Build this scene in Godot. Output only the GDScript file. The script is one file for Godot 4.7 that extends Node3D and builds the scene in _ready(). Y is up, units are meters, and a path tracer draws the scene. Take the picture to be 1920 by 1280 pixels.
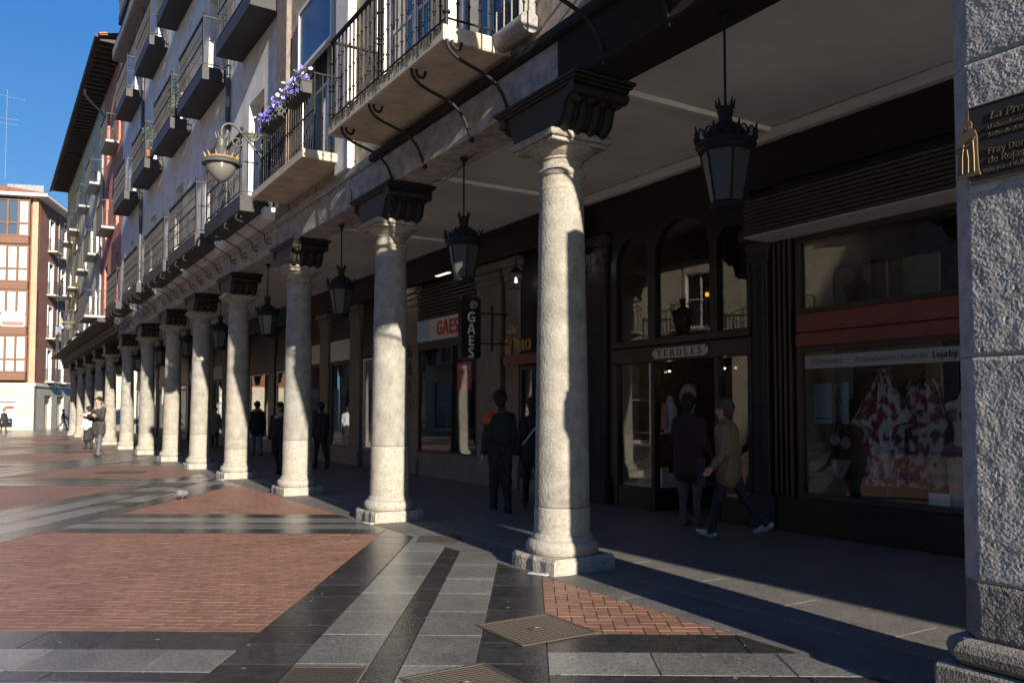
extends Node3D

const YAW := 0.55501      # the camera looks 31.8 degrees to the side of the arcade's line
const PAVE := 0.57770     # the plaza's paving grid is turned a little against it
const DRIFT := 0.0125     # the street front bends slightly past the second column
var M := {}
var used := {}
var rng := RandomNumberGenerator.new()


class MB:
	var v := PackedVector3Array()
	var n := PackedVector3Array()
	var c := PackedColorArray()
	var ix := PackedInt32Array()
	var tint := Color(1, 1, 1)
	var tinted := false

	func vert(p: Vector3, nn: Vector3) -> int:
		v.append(p)
		n.append(nn)
		c.append(tint)
		return v.size() - 1

	func tri(a: Vector3, b: Vector3, d: Vector3, out: Vector3) -> void:
		var g := (b - a).cross(d - a)
		if g.length_squared() < 1e-16:
			return
		g = g.normalized()
		var k := v.size()
		if g.dot(out) > 0:
			vert(a, g); vert(b, g); vert(d, g)
			ix.append_array([k, k + 2, k + 1])
		else:
			vert(a, -g); vert(b, -g); vert(d, -g)
			ix.append_array([k, k + 1, k + 2])

	func quad(a: Vector3, b: Vector3, d: Vector3, e: Vector3, out: Vector3) -> void:
		var g := (d - a).cross(e - b)
		if g.length_squared() < 1e-16:
			return
		g = g.normalized()
		var k := v.size()
		if g.dot(out) > 0:
			vert(a, g); vert(b, g); vert(d, g); vert(e, g)
			ix.append_array([k, k + 2, k + 1, k, k + 3, k + 2])
		else:
			vert(a, -g); vert(b, -g); vert(d, -g); vert(e, -g)
			ix.append_array([k, k + 1, k + 2, k, k + 2, k + 3])

	# a box from corner to corner, edges chamfered by ch
	func box(lo: Vector3, hi: Vector3, ch := 0.0, tf := Transform3D()) -> void:
		var ct := (lo + hi) * 0.5
		var h := (hi - lo) * 0.5
		h = h.abs()
		ch = minf(ch, minf(h.x, minf(h.y, h.z)) * 0.6)
		for ax in 3:
			var bx := (ax + 1) % 3
			var cx := (ax + 2) % 3
			for s in [-1.0, 1.0]:
				var ps := []
				for q in [[-1, -1], [1, -1], [1, 1], [-1, 1]]:
					var p := Vector3()
					p[ax] = s * h[ax]
					p[bx] = q[0] * (h[bx] - ch)
					p[cx] = q[1] * (h[cx] - ch)
					ps.append(tf * (ct + p))
				var o := Vector3()
				o[ax] = s
				quad(ps[0], ps[1], ps[2], ps[3], tf.basis * o)
		if ch <= 0.0:
			return
		for ax in 3:
			var bx := (ax + 1) % 3
			var cx := (ax + 2) % 3
			for s in [-1.0, 1.0]:
				for t in [-1.0, 1.0]:
					var a := Vector3(); var b := Vector3(); var d := Vector3(); var e := Vector3()
					a[ax] = -(h[ax] - ch); a[bx] = s * h[bx]; a[cx] = t * (h[cx] - ch)
					b = a; b[ax] = h[ax] - ch
					e[ax] = -(h[ax] - ch); e[bx] = s * (h[bx] - ch); e[cx] = t * h[cx]
					d = e; d[ax] = h[ax] - ch
					var o := Vector3()
					o[bx] = s; o[cx] = t
					quad(tf * (ct + a), tf * (ct + b), tf * (ct + d), tf * (ct + e), tf.basis * o)
		for sx in [-1.0, 1.0]:
			for sy in [-1.0, 1.0]:
				for sz in [-1.0, 1.0]:
					var o := Vector3(sx, sy, sz)
					tri(tf * (ct + o * Vector3(h.x, h.y - ch, h.z - ch)), tf * (ct + o * Vector3(h.x - ch, h.y, h.z - ch)), tf * (ct + o * Vector3(h.x - ch, h.y - ch, h.z)), tf.basis * o)

	# turned shape: profile of (radius, height)
	func lathe(pr: Array, at: Vector3, segs := 24, wob = null, amp := 0.0, from := 0.0, to := TAU) -> void:
		for i in pr.size() - 1:
			var p: Vector2 = pr[i]
			var q: Vector2 = pr[i + 1]
			var dv := q - p
			if dv.length() < 1e-5:
				continue
			var nm := Vector2(dv.y, -dv.x).normalized()
			var n0 := nm
			var n1 := nm
			if i > 0:
				var dp: Vector2 = pr[i] - pr[i - 1]
				var np := Vector2(dp.y, -dp.x).normalized()
				if np.dot(nm) > 0.72:
					n0 = (np + nm).normalized()
			if i < pr.size() - 2:
				var dn: Vector2 = pr[i + 2] - pr[i + 1]
				var nn := Vector2(dn.y, -dn.x).normalized()
				if nn.dot(nm) > 0.72:
					n1 = (nn + nm).normalized()
			var k := v.size()
			for j in segs + 1:
				var a := from + (to - from) * j / segs
				var ca := cos(a)
				var sa := sin(a)
				var rp := p.x
				var rq := q.x
				if wob != null:
					if p.x > 0.001:
						rp += amp * wob.get_noise_3d(ca * 40.0 * p.x + at.x * 31, p.y * 40.0, sa * 40.0 * p.x + at.z * 17)
					if q.x > 0.001:
						rq += amp * wob.get_noise_3d(ca * 40.0 * q.x + at.x * 31, q.y * 40.0, sa * 40.0 * q.x + at.z * 17)
				vert(at + Vector3(ca * rp, p.y, sa * rp), Vector3(ca * n0.x, n0.y, sa * n0.x))
				vert(at + Vector3(ca * rq, q.y, sa * rq), Vector3(ca * n1.x, n1.y, sa * n1.x))
			for j in segs:
				var b := k + j * 2
				ix.append_array([b, b + 2, b + 3, b, b + 3, b + 1])

	# a round bar along points
	func tube(ps: Array, r, segs := 6, caps := true) -> void:
		var m := ps.size()
		if m < 2:
			return
		var up := Vector3.UP
		var rings := []
		var t0: Vector3 = (ps[1] - ps[0]).normalized()
		var u := t0.cross(up if absf(t0.dot(up)) < 0.9 else Vector3.RIGHT).normalized()
		for i in m:
			var t: Vector3
			if i == 0:
				t = t0
			elif i == m - 1:
				t = (ps[i] - ps[i - 1]).normalized()
			else:
				t = (ps[i + 1] - ps[i - 1]).normalized()
			u = (u - t * u.dot(t)).normalized()
			var w := t.cross(u)
			var rr: float = r[i] if r is Array else r
			var k := v.size()
			for j in segs:
				var a := TAU * j / segs
				var d := u * cos(a) + w * sin(a)
				vert(ps[i] + d * rr, d)
			rings.append(k)
		for i in m - 1:
			for j in segs:
				var a: int = rings[i] + j
				var b: int = rings[i] + (j + 1) % segs
				var d: int = rings[i + 1] + (j + 1) % segs
				var e: int = rings[i + 1] + j
				ix.append_array([a, d, b, a, e, d])
		if caps:
			for z in [0, m - 1]:
				var rr: float = r[z] if r is Array else r
				if rr < 0.002:
					continue
				var o: Vector3 = (ps[0] - ps[1]) if z == 0 else (ps[m - 1] - ps[m - 2])
				for j in range(1, segs - 1):
					tri(v[rings[z]], v[rings[z] + j], v[rings[z] + j + 1], o)

	# a flat outline (x, y) given depth along z
	func extrude(poly: PackedVector2Array, z0: float, z1: float, tf := Transform3D()) -> void:
		var t := Geometry2D.triangulate_polygon(poly)
		for z in [z0, z1]:
			var o := tf.basis * Vector3(0, 0, signf(z - (z0 + z1) * 0.5))
			for i in range(0, t.size(), 3):
				var a := poly[t[i]]; var b := poly[t[i + 1]]; var d := poly[t[i + 2]]
				tri(tf * Vector3(a.x, a.y, z), tf * Vector3(b.x, b.y, z), tf * Vector3(d.x, d.y, z), o)
		var cw := 1.0 if Geometry2D.is_polygon_clockwise(poly) else -1.0
		for i in poly.size():
			var a := poly[i]
			var b := poly[(i + 1) % poly.size()]
			var o := Vector2(b.y - a.y, a.x - b.x) * -cw
			quad(tf * Vector3(a.x, a.y, z0), tf * Vector3(b.x, b.y, z0), tf * Vector3(b.x, b.y, z1), tf * Vector3(a.x, a.y, z1), tf.basis * Vector3(o.x, o.y, 0))

	func ball(at: Vector3, r: Vector3, rings := 8, segs := 12) -> void:
		var k := v.size()
		for i in rings + 1:
			var p := PI * i / rings
			for j in segs + 1:
				var a := TAU * j / segs
				var d := Vector3(sin(p) * cos(a), cos(p), sin(p) * sin(a))
				vert(at + d * r, (d / r).normalized())
		for i in rings:
			for j in segs:
				var a := k + i * (segs + 1) + j
				ix.append_array([a, a + segs + 2, a + 1, a, a + segs + 1, a + segs + 2])

	func done() -> ArrayMesh:
		var m := ArrayMesh.new()
		var ar := []
		ar.resize(Mesh.ARRAY_MAX)
		ar[Mesh.ARRAY_VERTEX] = v
		ar[Mesh.ARRAY_NORMAL] = n
		if tinted:
			ar[Mesh.ARRAY_COLOR] = c
		ar[Mesh.ARRAY_INDEX] = ix
		m.add_surface_from_arrays(Mesh.PRIMITIVE_TRIANGLES, ar)
		return m


# ---------------------------------------------------------------- names and nodes
func numbered(parent: Node, called: String) -> String:
	var key := str(parent.get_instance_id()) + "/" + called
	var k: int = used.get(key, 0)
	used[key] = k + 1
	return called if k == 0 else "%s_%03d" % [called, k]


func put(parent: Node, called: String, mesh, mat: Material) -> MeshInstance3D:
	var o := MeshInstance3D.new()
	o.mesh = mesh.done() if mesh is MB else mesh
	o.material_override = mat
	o.name = numbered(parent, called)
	parent.add_child(o, true)
	return o


func thing(called: String, label: String, category: String, at := Vector3.ZERO, turn := 0.0, group := "") -> Node3D:
	var o := Node3D.new()
	o.name = numbered(self, called)
	add_child(o, true)
	o.position = at
	o.rotation.y = turn
	tag(o, label, category, group)
	return o


func holder(parent: Node, called: String, at := Vector3.ZERO, turn := 0.0) -> Node3D:
	var o := Node3D.new()
	o.name = numbered(parent, called)
	parent.add_child(o, true)
	o.position = at
	o.rotation.y = turn
	return o


func tag(o: Node, label: String, category: String, group := "") -> void:
	o.set_meta("label", label)
	o.set_meta("category", category)
	if group:
		o.set_meta("group", group)


func struct(called: String, mesh, mat: Material) -> MeshInstance3D:
	var o := put(self, called, mesh, mat)
	o.set_meta("kind", "structure")
	return o


func dup(src: Node3D, at: Vector3, turn: float, label: String) -> Node3D:
	var r: Node3D = src.duplicate()
	r.name = numbered(self, String(src.name))
	add_child(r, true)
	r.position = at
	r.rotation.y = turn
	r.set_meta("label", label)
	return r


func bx(lo: Vector3, hi: Vector3, ch := 0.0) -> MB:
	var m := MB.new()
	m.box(lo, hi, ch)
	return m


# a point of the street front: x bends with depth
func D(x: float, y: float, z: float) -> Vector3:
	return Vector3(x - DRIFT * maxf(0.0, -z - 15.0), y, z)


func turn_at(z: float) -> float:
	return DRIFT if z < -15.2 else 0.0


# paving grid (a to the side, b away from the camera) to ground
func P(a: float, b: float, y := 0.0) -> Vector3:
	return Vector3(a * cos(PAVE) + b * sin(PAVE), y, a * sin(PAVE) - b * cos(PAVE))


# ---------------------------------------------------------------- materials
func noise_tex(kind: int, freq: float, oct: int, lo: float, hi: float, size := 512, seed_ := 1, bias := 0.5, cell := 0) -> NoiseTexture2D:
	var f := FastNoiseLite.new()
	f.seed = seed_
	f.noise_type = kind
	f.frequency = freq
	f.fractal_octaves = oct
	f.fractal_type = FastNoiseLite.FRACTAL_FBM if oct > 1 else FastNoiseLite.FRACTAL_NONE
	f.fractal_gain = 0.6
	if kind == FastNoiseLite.TYPE_CELLULAR:
		f.cellular_return_type = cell
	var t := NoiseTexture2D.new()
	t.width = size
	t.height = size
	t.seamless = true
	t.noise = f
	var g := Gradient.new()
	g.offsets = PackedFloat32Array([0.0, bias, 1.0])
	var mid := lerpf(lo, hi, 0.5)
	g.colors = PackedColorArray([Color(lo, lo, lo), Color(mid, mid, mid), Color(hi, hi, hi)])
	t.color_ramp = g
	return t


func mat(called: String, lin: Color, rough := 0.8, tex = null, scale := 1.0, bump = null, bump_cm := 0.0, over = null, over_scale := 0.3, world := true) -> StandardMaterial3D:
	var m := StandardMaterial3D.new()
	m.resource_name = called
	m.albedo_color = lin.linear_to_srgb()
	m.roughness = rough
	m.uv1_triplanar = true
	m.uv1_world_triplanar = world
	m.uv1_triplanar_sharpness = 4.0
	m.uv1_scale = Vector3.ONE * scale
	if tex:
		m.albedo_texture = tex
	if bump:
		m.heightmap_enabled = true
		m.heightmap_texture = bump
		m.heightmap_scale = bump_cm
	if over:
		m.detail_enabled = true
		m.detail_albedo = over
		m.detail_blend_mode = BaseMaterial3D.BLEND_MODE_MUL
		m.detail_uv_layer = BaseMaterial3D.DETAIL_UV_2
		m.uv2_triplanar = true
		m.uv2_world_triplanar = world
		m.uv2_scale = Vector3.ONE * over_scale
	M[called] = m
	return m


func L(r: float, g: float, b: float) -> Color:
	return Color(r, g, b)


func materials() -> void:
	var SX := FastNoiseLite.TYPE_SIMPLEX_SMOOTH
	var CE := FastNoiseLite.TYPE_CELLULAR
	var speck := noise_tex(FastNoiseLite.TYPE_VALUE, 0.35, 2, 0.5, 1.0, 512, 3, 0.4)
	var cloud := noise_tex(SX, 0.012, 6, 0.70, 1.0, 512, 4, 0.4)
	var stain := noise_tex(SX, 0.006, 5, 0.80, 1.0, 512, 5, 0.35)
	var grain := noise_tex(SX, 0.05, 5, 0.72, 1.0, 512, 6, 0.45)
	var hgrain := noise_tex(SX, 0.06, 5, 0.0, 1.0, 512, 7)
	var hpit := noise_tex(CE, 0.05, 2, 0.0, 1.0, 512, 8, 0.35, FastNoiseLite.RETURN_DISTANCE)
	var hfine := noise_tex(FastNoiseLite.TYPE_VALUE, 0.3, 2, 0.0, 1.0, 512, 9)
	var streak := noise_tex(SX, 0.03, 5, 0.35, 1.0, 512, 11, 0.5)
	# stone
	mat("limestone", L(0.475, 0.45, 0.385), 0.85, grain, 0.8, hpit, 0.5, stain, 1.2)
	var soft := noise_tex(FastNoiseLite.TYPE_VALUE, 0.35, 2, 0.68, 1.0, 512, 13, 0.4)
	for i in 3:
		var c: Array = [[0.44, 0.425, 0.38], [0.48, 0.455, 0.395], [0.415, 0.405, 0.37]][i]
		mat("shaft_stone%d" % i, L(c[0], c[1], c[2]), 0.85, soft, 0.75, hgrain, 0.5, cloud, 0.55)
	mat("capital_stone", L(0.45, 0.415, 0.345), 0.85, cloud, 1.6, hgrain, 0.8, stain, 1.4)
	mat("pier_stone", L(0.58, 0.56, 0.52), 0.9, soft, 0.7, hfine, 0.25, cloud, 0.8)
	mat("pier_stained", L(0.34, 0.325, 0.29), 0.9, speck, 0.9, hfine, 0.4, cloud, 0.9)
	mat("facade_cream", L(0.46, 0.41, 0.32), 0.9, stain, 0.3)
	mat("pier_mortar", L(0.5, 0.5, 0.48), 0.9, cloud, 2.0, hfine, 0.3)
	for i in 3:
		var k: float = [0.86, 1.0, 1.16][i]
		mat("granite%d" % i, L(0.30 * k, 0.302 * k, 0.285 * k), 0.3, speck, 0.6, hfine, 0.2, stain, 0.5)
		mat("slate%d" % i, L(0.062 * k, 0.063 * k, 0.066 * k), 0.26, cloud, 1.1, hgrain, 0.15, grain, 0.7)
		var kb: float = [0.94, 1.0, 1.05][i]
		mat("brick%d" % i, L(0.33 * kb, 0.175 * kb, 0.118 * kb), 0.5, grain, 3.0, hfine, 0.15, stain, 0.4)
	mat("mortar", L(0.27, 0.165, 0.118), 0.9, grain, 2.0)
	mat("ground", L(0.24, 0.235, 0.225), 0.27, speck, 1.0, hfine, 0.1, stain, 0.25)
	mat("chalk", L(0.7, 0.7, 0.68), 0.9, grain, 8.0)
	mat("arcade_floor", L(0.27, 0.26, 0.245), 0.5, speck, 0.6, hfine, 0.1, stain, 0.5)
	mat("kerb_stone", L(0.215, 0.205, 0.19), 0.6, speck, 0.6, hfine, 0.2, stain, 0.5)
	# facade
	mat("plaster_cream", L(0.50, 0.42, 0.32), 0.9, cloud, 0.6, hgrain, 0.15, stain, 0.3)
	mat("plaster_white", L(0.72, 0.71, 0.69), 0.9, stain, 0.5, hgrain, 0.12)
	mat("plaster_beam", L(0.50, 0.48, 0.46), 0.9, cloud, 0.7, hgrain, 0.15, stain, 0.5)
	mat("plaster_ceiling", L(0.70, 0.69, 0.67), 0.95, stain, 0.12)
	mat("plaster_pink", L(0.55, 0.22, 0.16), 0.9, stain, 0.4, hgrain, 0.1)
	mat("plaster_pale", L(0.62, 0.58, 0.44), 0.9, stain, 0.4, hgrain, 0.1)
	mat("plaster_yellow", L(0.60, 0.46, 0.18), 0.9, stain, 0.4, hgrain, 0.1)
	mat("stone_slab", L(0.56, 0.49, 0.38), 0.9, stain, 0.8, hgrain, 0.12)
	mat("moss", L(0.12, 0.115, 0.06), 1.0, grain, 4.0, hgrain, 1.0)
	mat("pilaster_brown", L(0.25, 0.21, 0.18), 0.9, cloud, 0.8, hgrain, 0.3)
	mat("white_paint", L(0.78, 0.76, 0.72), 0.6, stain, 1.0)
	mat("dark_balcony", L(0.022, 0.023, 0.027), 0.6, cloud, 1.0)
	mat("iron", L(0.03, 0.03, 0.032), 0.45)
	M.iron.metallic_specular = 0.3
	mat("old_iron", L(0.026, 0.025, 0.024), 0.55, grain, 4.0)
	M.old_iron.metallic_specular = 0.3
	mat("dark_wood", L(0.024, 0.018, 0.015), 0.55, streak, 1.2, hgrain, 0.5, grain, 3.0)
	mat("beam_wood", L(0.022, 0.017, 0.014), 0.85, streak, 0.9, hgrain, 1.2, grain, 3.0)
	mat("cornice", L(0.30, 0.26, 0.22), 0.85, cloud, 0.6)
	mat("roof_dark", L(0.05, 0.044, 0.04), 0.7, grain, 1.0)
	mat("roof_tile", L(0.42, 0.17, 0.09), 0.9, grain, 1.2)
	mat("zinc", L(0.30, 0.31, 0.32), 0.5, cloud, 1.0)
	mat("pipe_dark", L(0.05, 0.053, 0.06), 0.5)
	mat("pipe_grey", L(0.30, 0.29, 0.28), 0.6, cloud, 2.0)
	mat("red_brick", L(0.29, 0.125, 0.08), 0.85, grain, 1.2, hgrain, 0.2, stain, 0.2)
	mat("salmon", L(0.55, 0.32, 0.22), 0.85, stain, 0.3)
	mat("gallery_wood", L(0.36, 0.19, 0.12), 0.7, streak, 0.6)
	mat("pale_stone", L(0.56, 0.51, 0.40), 0.85, stain, 0.3)
	mat("grey_stone", L(0.42, 0.38, 0.31), 0.85, cloud, 0.5)
	mat("curtain", L(0.44, 0.49, 0.48), 0.9)
	mat("sky_tint_glass", L(0.06, 0.085, 0.13), 0.08)  # blue sky reflection put into the pane colour
	mat("dark_glass", L(0.02, 0.022, 0.026), 0.06)
	var g := StandardMaterial3D.new()
	g.resource_name = "pane"
	g.albedo_color = Color(0.08, 0.09, 0.09, 0.03)
	g.transparency = BaseMaterial3D.TRANSPARENCY_ALPHA
	g.roughness = 0.0
	g.metallic_specular = 0.5
	M.pane = g
	var fg := mat("frosted", L(0.055, 0.054, 0.053), 0.5)
	fg.backlight_enabled = true
	fg.backlight = Color(0.2, 0.2, 0.2)
	mat("lamp_iron", L(0.016, 0.016, 0.016), 0.6)
	M.lamp_iron.metallic_specular = 0.25
	mat("lamp_green", L(0.085, 0.088, 0.08), 0.5, grain, 3.0)
	mat("gilt", L(0.42, 0.30, 0.12), 0.5, grain, 5.0)
	mat("opal", L(0.15, 0.147, 0.138), 0.2)
	# shops
	mat("shop_dark", L(0.022, 0.018, 0.016), 0.45, streak, 1.0)
	mat("shop_brown", L(0.10, 0.07, 0.05), 0.5, streak, 1.0)
	mat("shop_stone", L(0.22, 0.19, 0.16), 0.7, stain, 0.8, hgrain, 0.08)
	mat("old_wood_grey", L(0.10, 0.092, 0.088), 0.85, streak, 1.4, hgrain, 0.6)
	mat("shop_red", L(0.24, 0.055, 0.045), 0.5, stain, 0.6)
	mat("shop_back", L(0.28, 0.22, 0.13), 0.8, stain, 0.7)
	mat("shop_black", L(0.012, 0.012, 0.013), 0.6)
	mat("shop_white", L(0.62, 0.62, 0.62), 0.5)
	mat("shop_blue", L(0.35, 0.50, 0.62), 0.5)
	mat("sign_red", L(0.50, 0.04, 0.04), 0.5)
	mat("sign_gold", L(0.45, 0.27, 0.08), 0.4)
	mat("sign_black", L(0.01, 0.01, 0.011), 0.3)
	mat("louvre", L(0.07, 0.062, 0.055), 0.5)
	mat("counter", L(0.30, 0.32, 0.35), 0.5)
	mat("bronze_dark", L(0.012, 0.011, 0.011), 0.75, grain, 6.0)
	mat("bronze", L(0.26, 0.19, 0.10), 0.5, grain, 8.0)
	M.bronze.metallic = 0.7
	mat("grate", L(0.16, 0.135, 0.105), 0.5, grain, 6.0)
	M.grate.metallic = 0.5
	mat("grate_hole", L(0.02, 0.018, 0.016), 0.9)
	mat("sky_blue_poster", L(0.40, 0.52, 0.58), 0.5)
	mat("mannequin", L(0.62, 0.52, 0.45), 0.5)
	mat("leaf", L(0.06, 0.10, 0.03), 0.6)
	mat("petal", L(0.16, 0.13, 0.62), 0.6)
	mat("petal_pale", L(0.42, 0.38, 0.75), 0.6)
	mat("planter", L(0.03, 0.03, 0.03), 0.6)
	M.old_wood_grey.uv1_scale = Vector3(7, 0.5, 7)
	M.beam_wood.uv1_scale = Vector3(5, 6, 0.4)
	M.dark_wood.uv1_scale = Vector3(5, 5, 0.7)
	for k in ["shop_dark", "shop_brown", "gallery_wood"]:
		M[k].uv1_scale = Vector3(4, 0.4, 4)
	var cl := StandardMaterial3D.new()
	cl.resource_name = "cloth"
	cl.vertex_color_use_as_albedo = true
	cl.roughness = 0.9
	M.cloth = cl
	var bd := StandardMaterial3D.new()
	bd.resource_name = "figure"
	bd.vertex_color_use_as_albedo = true
	bd.roughness = 0.75
	bd.heightmap_enabled = true
	bd.heightmap_texture = hgrain
	bd.heightmap_scale = 0.6
	bd.uv1_triplanar = true
	bd.uv1_world_triplanar = true
	bd.uv1_scale = Vector3.ONE * 2.0
	M.figure = bd


func glow(called: String, col: Color, e: float) -> StandardMaterial3D:
	var m := StandardMaterial3D.new()
	m.resource_name = called
	m.albedo_color = Color(0.9, 0.9, 0.9)
	m.emission_enabled = true
	m.emission = col
	m.emission_energy_multiplier = e
	return m


func text(parent: Node, called: String, s: String, size: float, depth: float, m: Material, at: Vector3, basis_: Basis, bold := false, serif := false) -> MeshInstance3D:
	var t := TextMesh.new()
	var f := SystemFont.new()
	f.font_names = PackedStringArray(["Droid Serif" if serif else "Droid Sans"])
	f.font_weight = 700 if bold else 400
	t.font = f
	t.text = s
	t.font_size = 64
	t.pixel_size = size / 64.0
	t.depth = depth
	var o := put(parent, called, t, m)
	o.transform = Transform3D(basis_, at)
	return o


const COLZ := [-6.62, -10.82, -15.05, -19.40, -23.22, -27.18, -31.94, -36.79, -42.21, -46.41, -51.20, -56.02, -60.61]
const ORD := ["first", "second", "third", "fourth", "fifth", "sixth", "seventh", "eighth", "ninth", "tenth", "eleventh", "twelfth", "thirteenth"]
const KERB := 4.27


func plate(mb: MB, poly: PackedVector2Array, y: float, ch: float, down: float) -> void:
	# poly in (x, z): a stone with its top at y, a small chamfer and sides
	var inner := Geometry2D.offset_polygon(poly, -ch)
	if inner.size() != 1 or inner[0].size() != poly.size():
		inner = [poly]
		ch = 0.0
	var ip: PackedVector2Array = inner[0]
	# match first corner
	var best := 0
	for i in ip.size():
		if ip[i].distance_squared_to(poly[0]) < ip[best].distance_squared_to(poly[0]):
			best = i
	var q := PackedVector2Array()
	for i in ip.size():
		q.append(ip[(best + i) % ip.size()])
	if poly.size() > 2 and q[1].distance_to(poly[1]) > ch * 6.0 + 0.001:
		var r := PackedVector2Array([q[0]])
		for i in range(q.size() - 1, 0, -1):
			r.append(q[i])
		q = r
	var t := Geometry2D.triangulate_polygon(q)
	for i in range(0, t.size(), 3):
		mb.tri(Vector3(q[t[i]].x, y, q[t[i]].y), Vector3(q[t[i + 1]].x, y, q[t[i + 1]].y), Vector3(q[t[i + 2]].x, y, q[t[i + 2]].y), Vector3.UP)
	var mid := Vector2.ZERO
	for p in poly:
		mid += p
	mid /= poly.size()
	for i in poly.size():
		var j := (i + 1) % poly.size()
		var e := (poly[i] + poly[j]) * 0.5 - mid
		var o := Vector3(e.x, 0, e.y)
		if ch > 0.0:
			mb.quad(Vector3(q[i].x, y, q[i].y), Vector3(q[j].x, y, q[j].y), Vector3(poly[j].x, y - ch, poly[j].y), Vector3(poly[i].x, y - ch, poly[i].y), o.normalized() + Vector3.UP)
		mb.quad(Vector3(poly[i].x, y - ch, poly[i].y), Vector3(poly[j].x, y - ch, poly[j].y), Vector3(poly[j].x, y - down, poly[j].y), Vector3(poly[i].x, y - down, poly[i].y), o)


func street_side(poly: PackedVector2Array) -> Array:
	var half := PackedVector2Array([Vector2(-200, -300), Vector2(KERB - 0.004, -15), Vector2(KERB - 0.004, 100), Vector2(-200, 100)])
	half[0] = Vector2(-200, -300)
	half.insert(1, Vector2(KERB - DRIFT * 285.0, -300))
	return Geometry2D.intersect_polygons(poly, half)


func rect_ab(a0: float, a1: float, b0: float, b1: float) -> PackedVector2Array:
	var out := PackedVector2Array()
	for q in [[a0, b0], [a1, b0], [a1, b1], [a0, b1]]:
		var p := P(q[0], q[1])
		out.append(Vector2(p.x, p.z))
	return out


func slab(parent: Node, called: String, kind: String, a0: float, a1: float, b0: float, b1: float) -> void:
	var g := 0.0035
	for poly in street_side(rect_ab(a0 + g, a1 - g, b0 + g, b1 - g)):
		var ar := 0.0
		for i in poly.size():
			ar += poly[i].cross(poly[(i + 1) % poly.size()])
		if absf(ar) < 0.01:
			continue
		var mb := MB.new()
		plate(mb, poly, rng.randf_range(-0.0012, 0.0), 0.003, 0.03)
		put(parent, called, mb, M[kind + str(rng.randi() % 3)])


func strip_run(parent: Node, along_b: bool, s0: float, s1: float, t0: float, t1: float, kind: String, step: float) -> void:
	var t := t0 - rng.randf() * step * 0.6
	while t < t1 - 0.02:
		var e := t + step * rng.randf_range(0.9, 1.1)
		var lo := maxf(t, t0)
		var hi := minf(e, t1)
		if t1 - hi < 0.12:
			hi = t1
		var called := "granite_slab" if kind == "granite" else "slate_slab"
		if hi - lo > 0.05:
			if along_b:
				slab(parent, called, kind, s0, s1, lo, hi)
			else:
				slab(parent, called, kind, lo, hi, s0, s1)
		t = maxf(e, hi)


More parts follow.
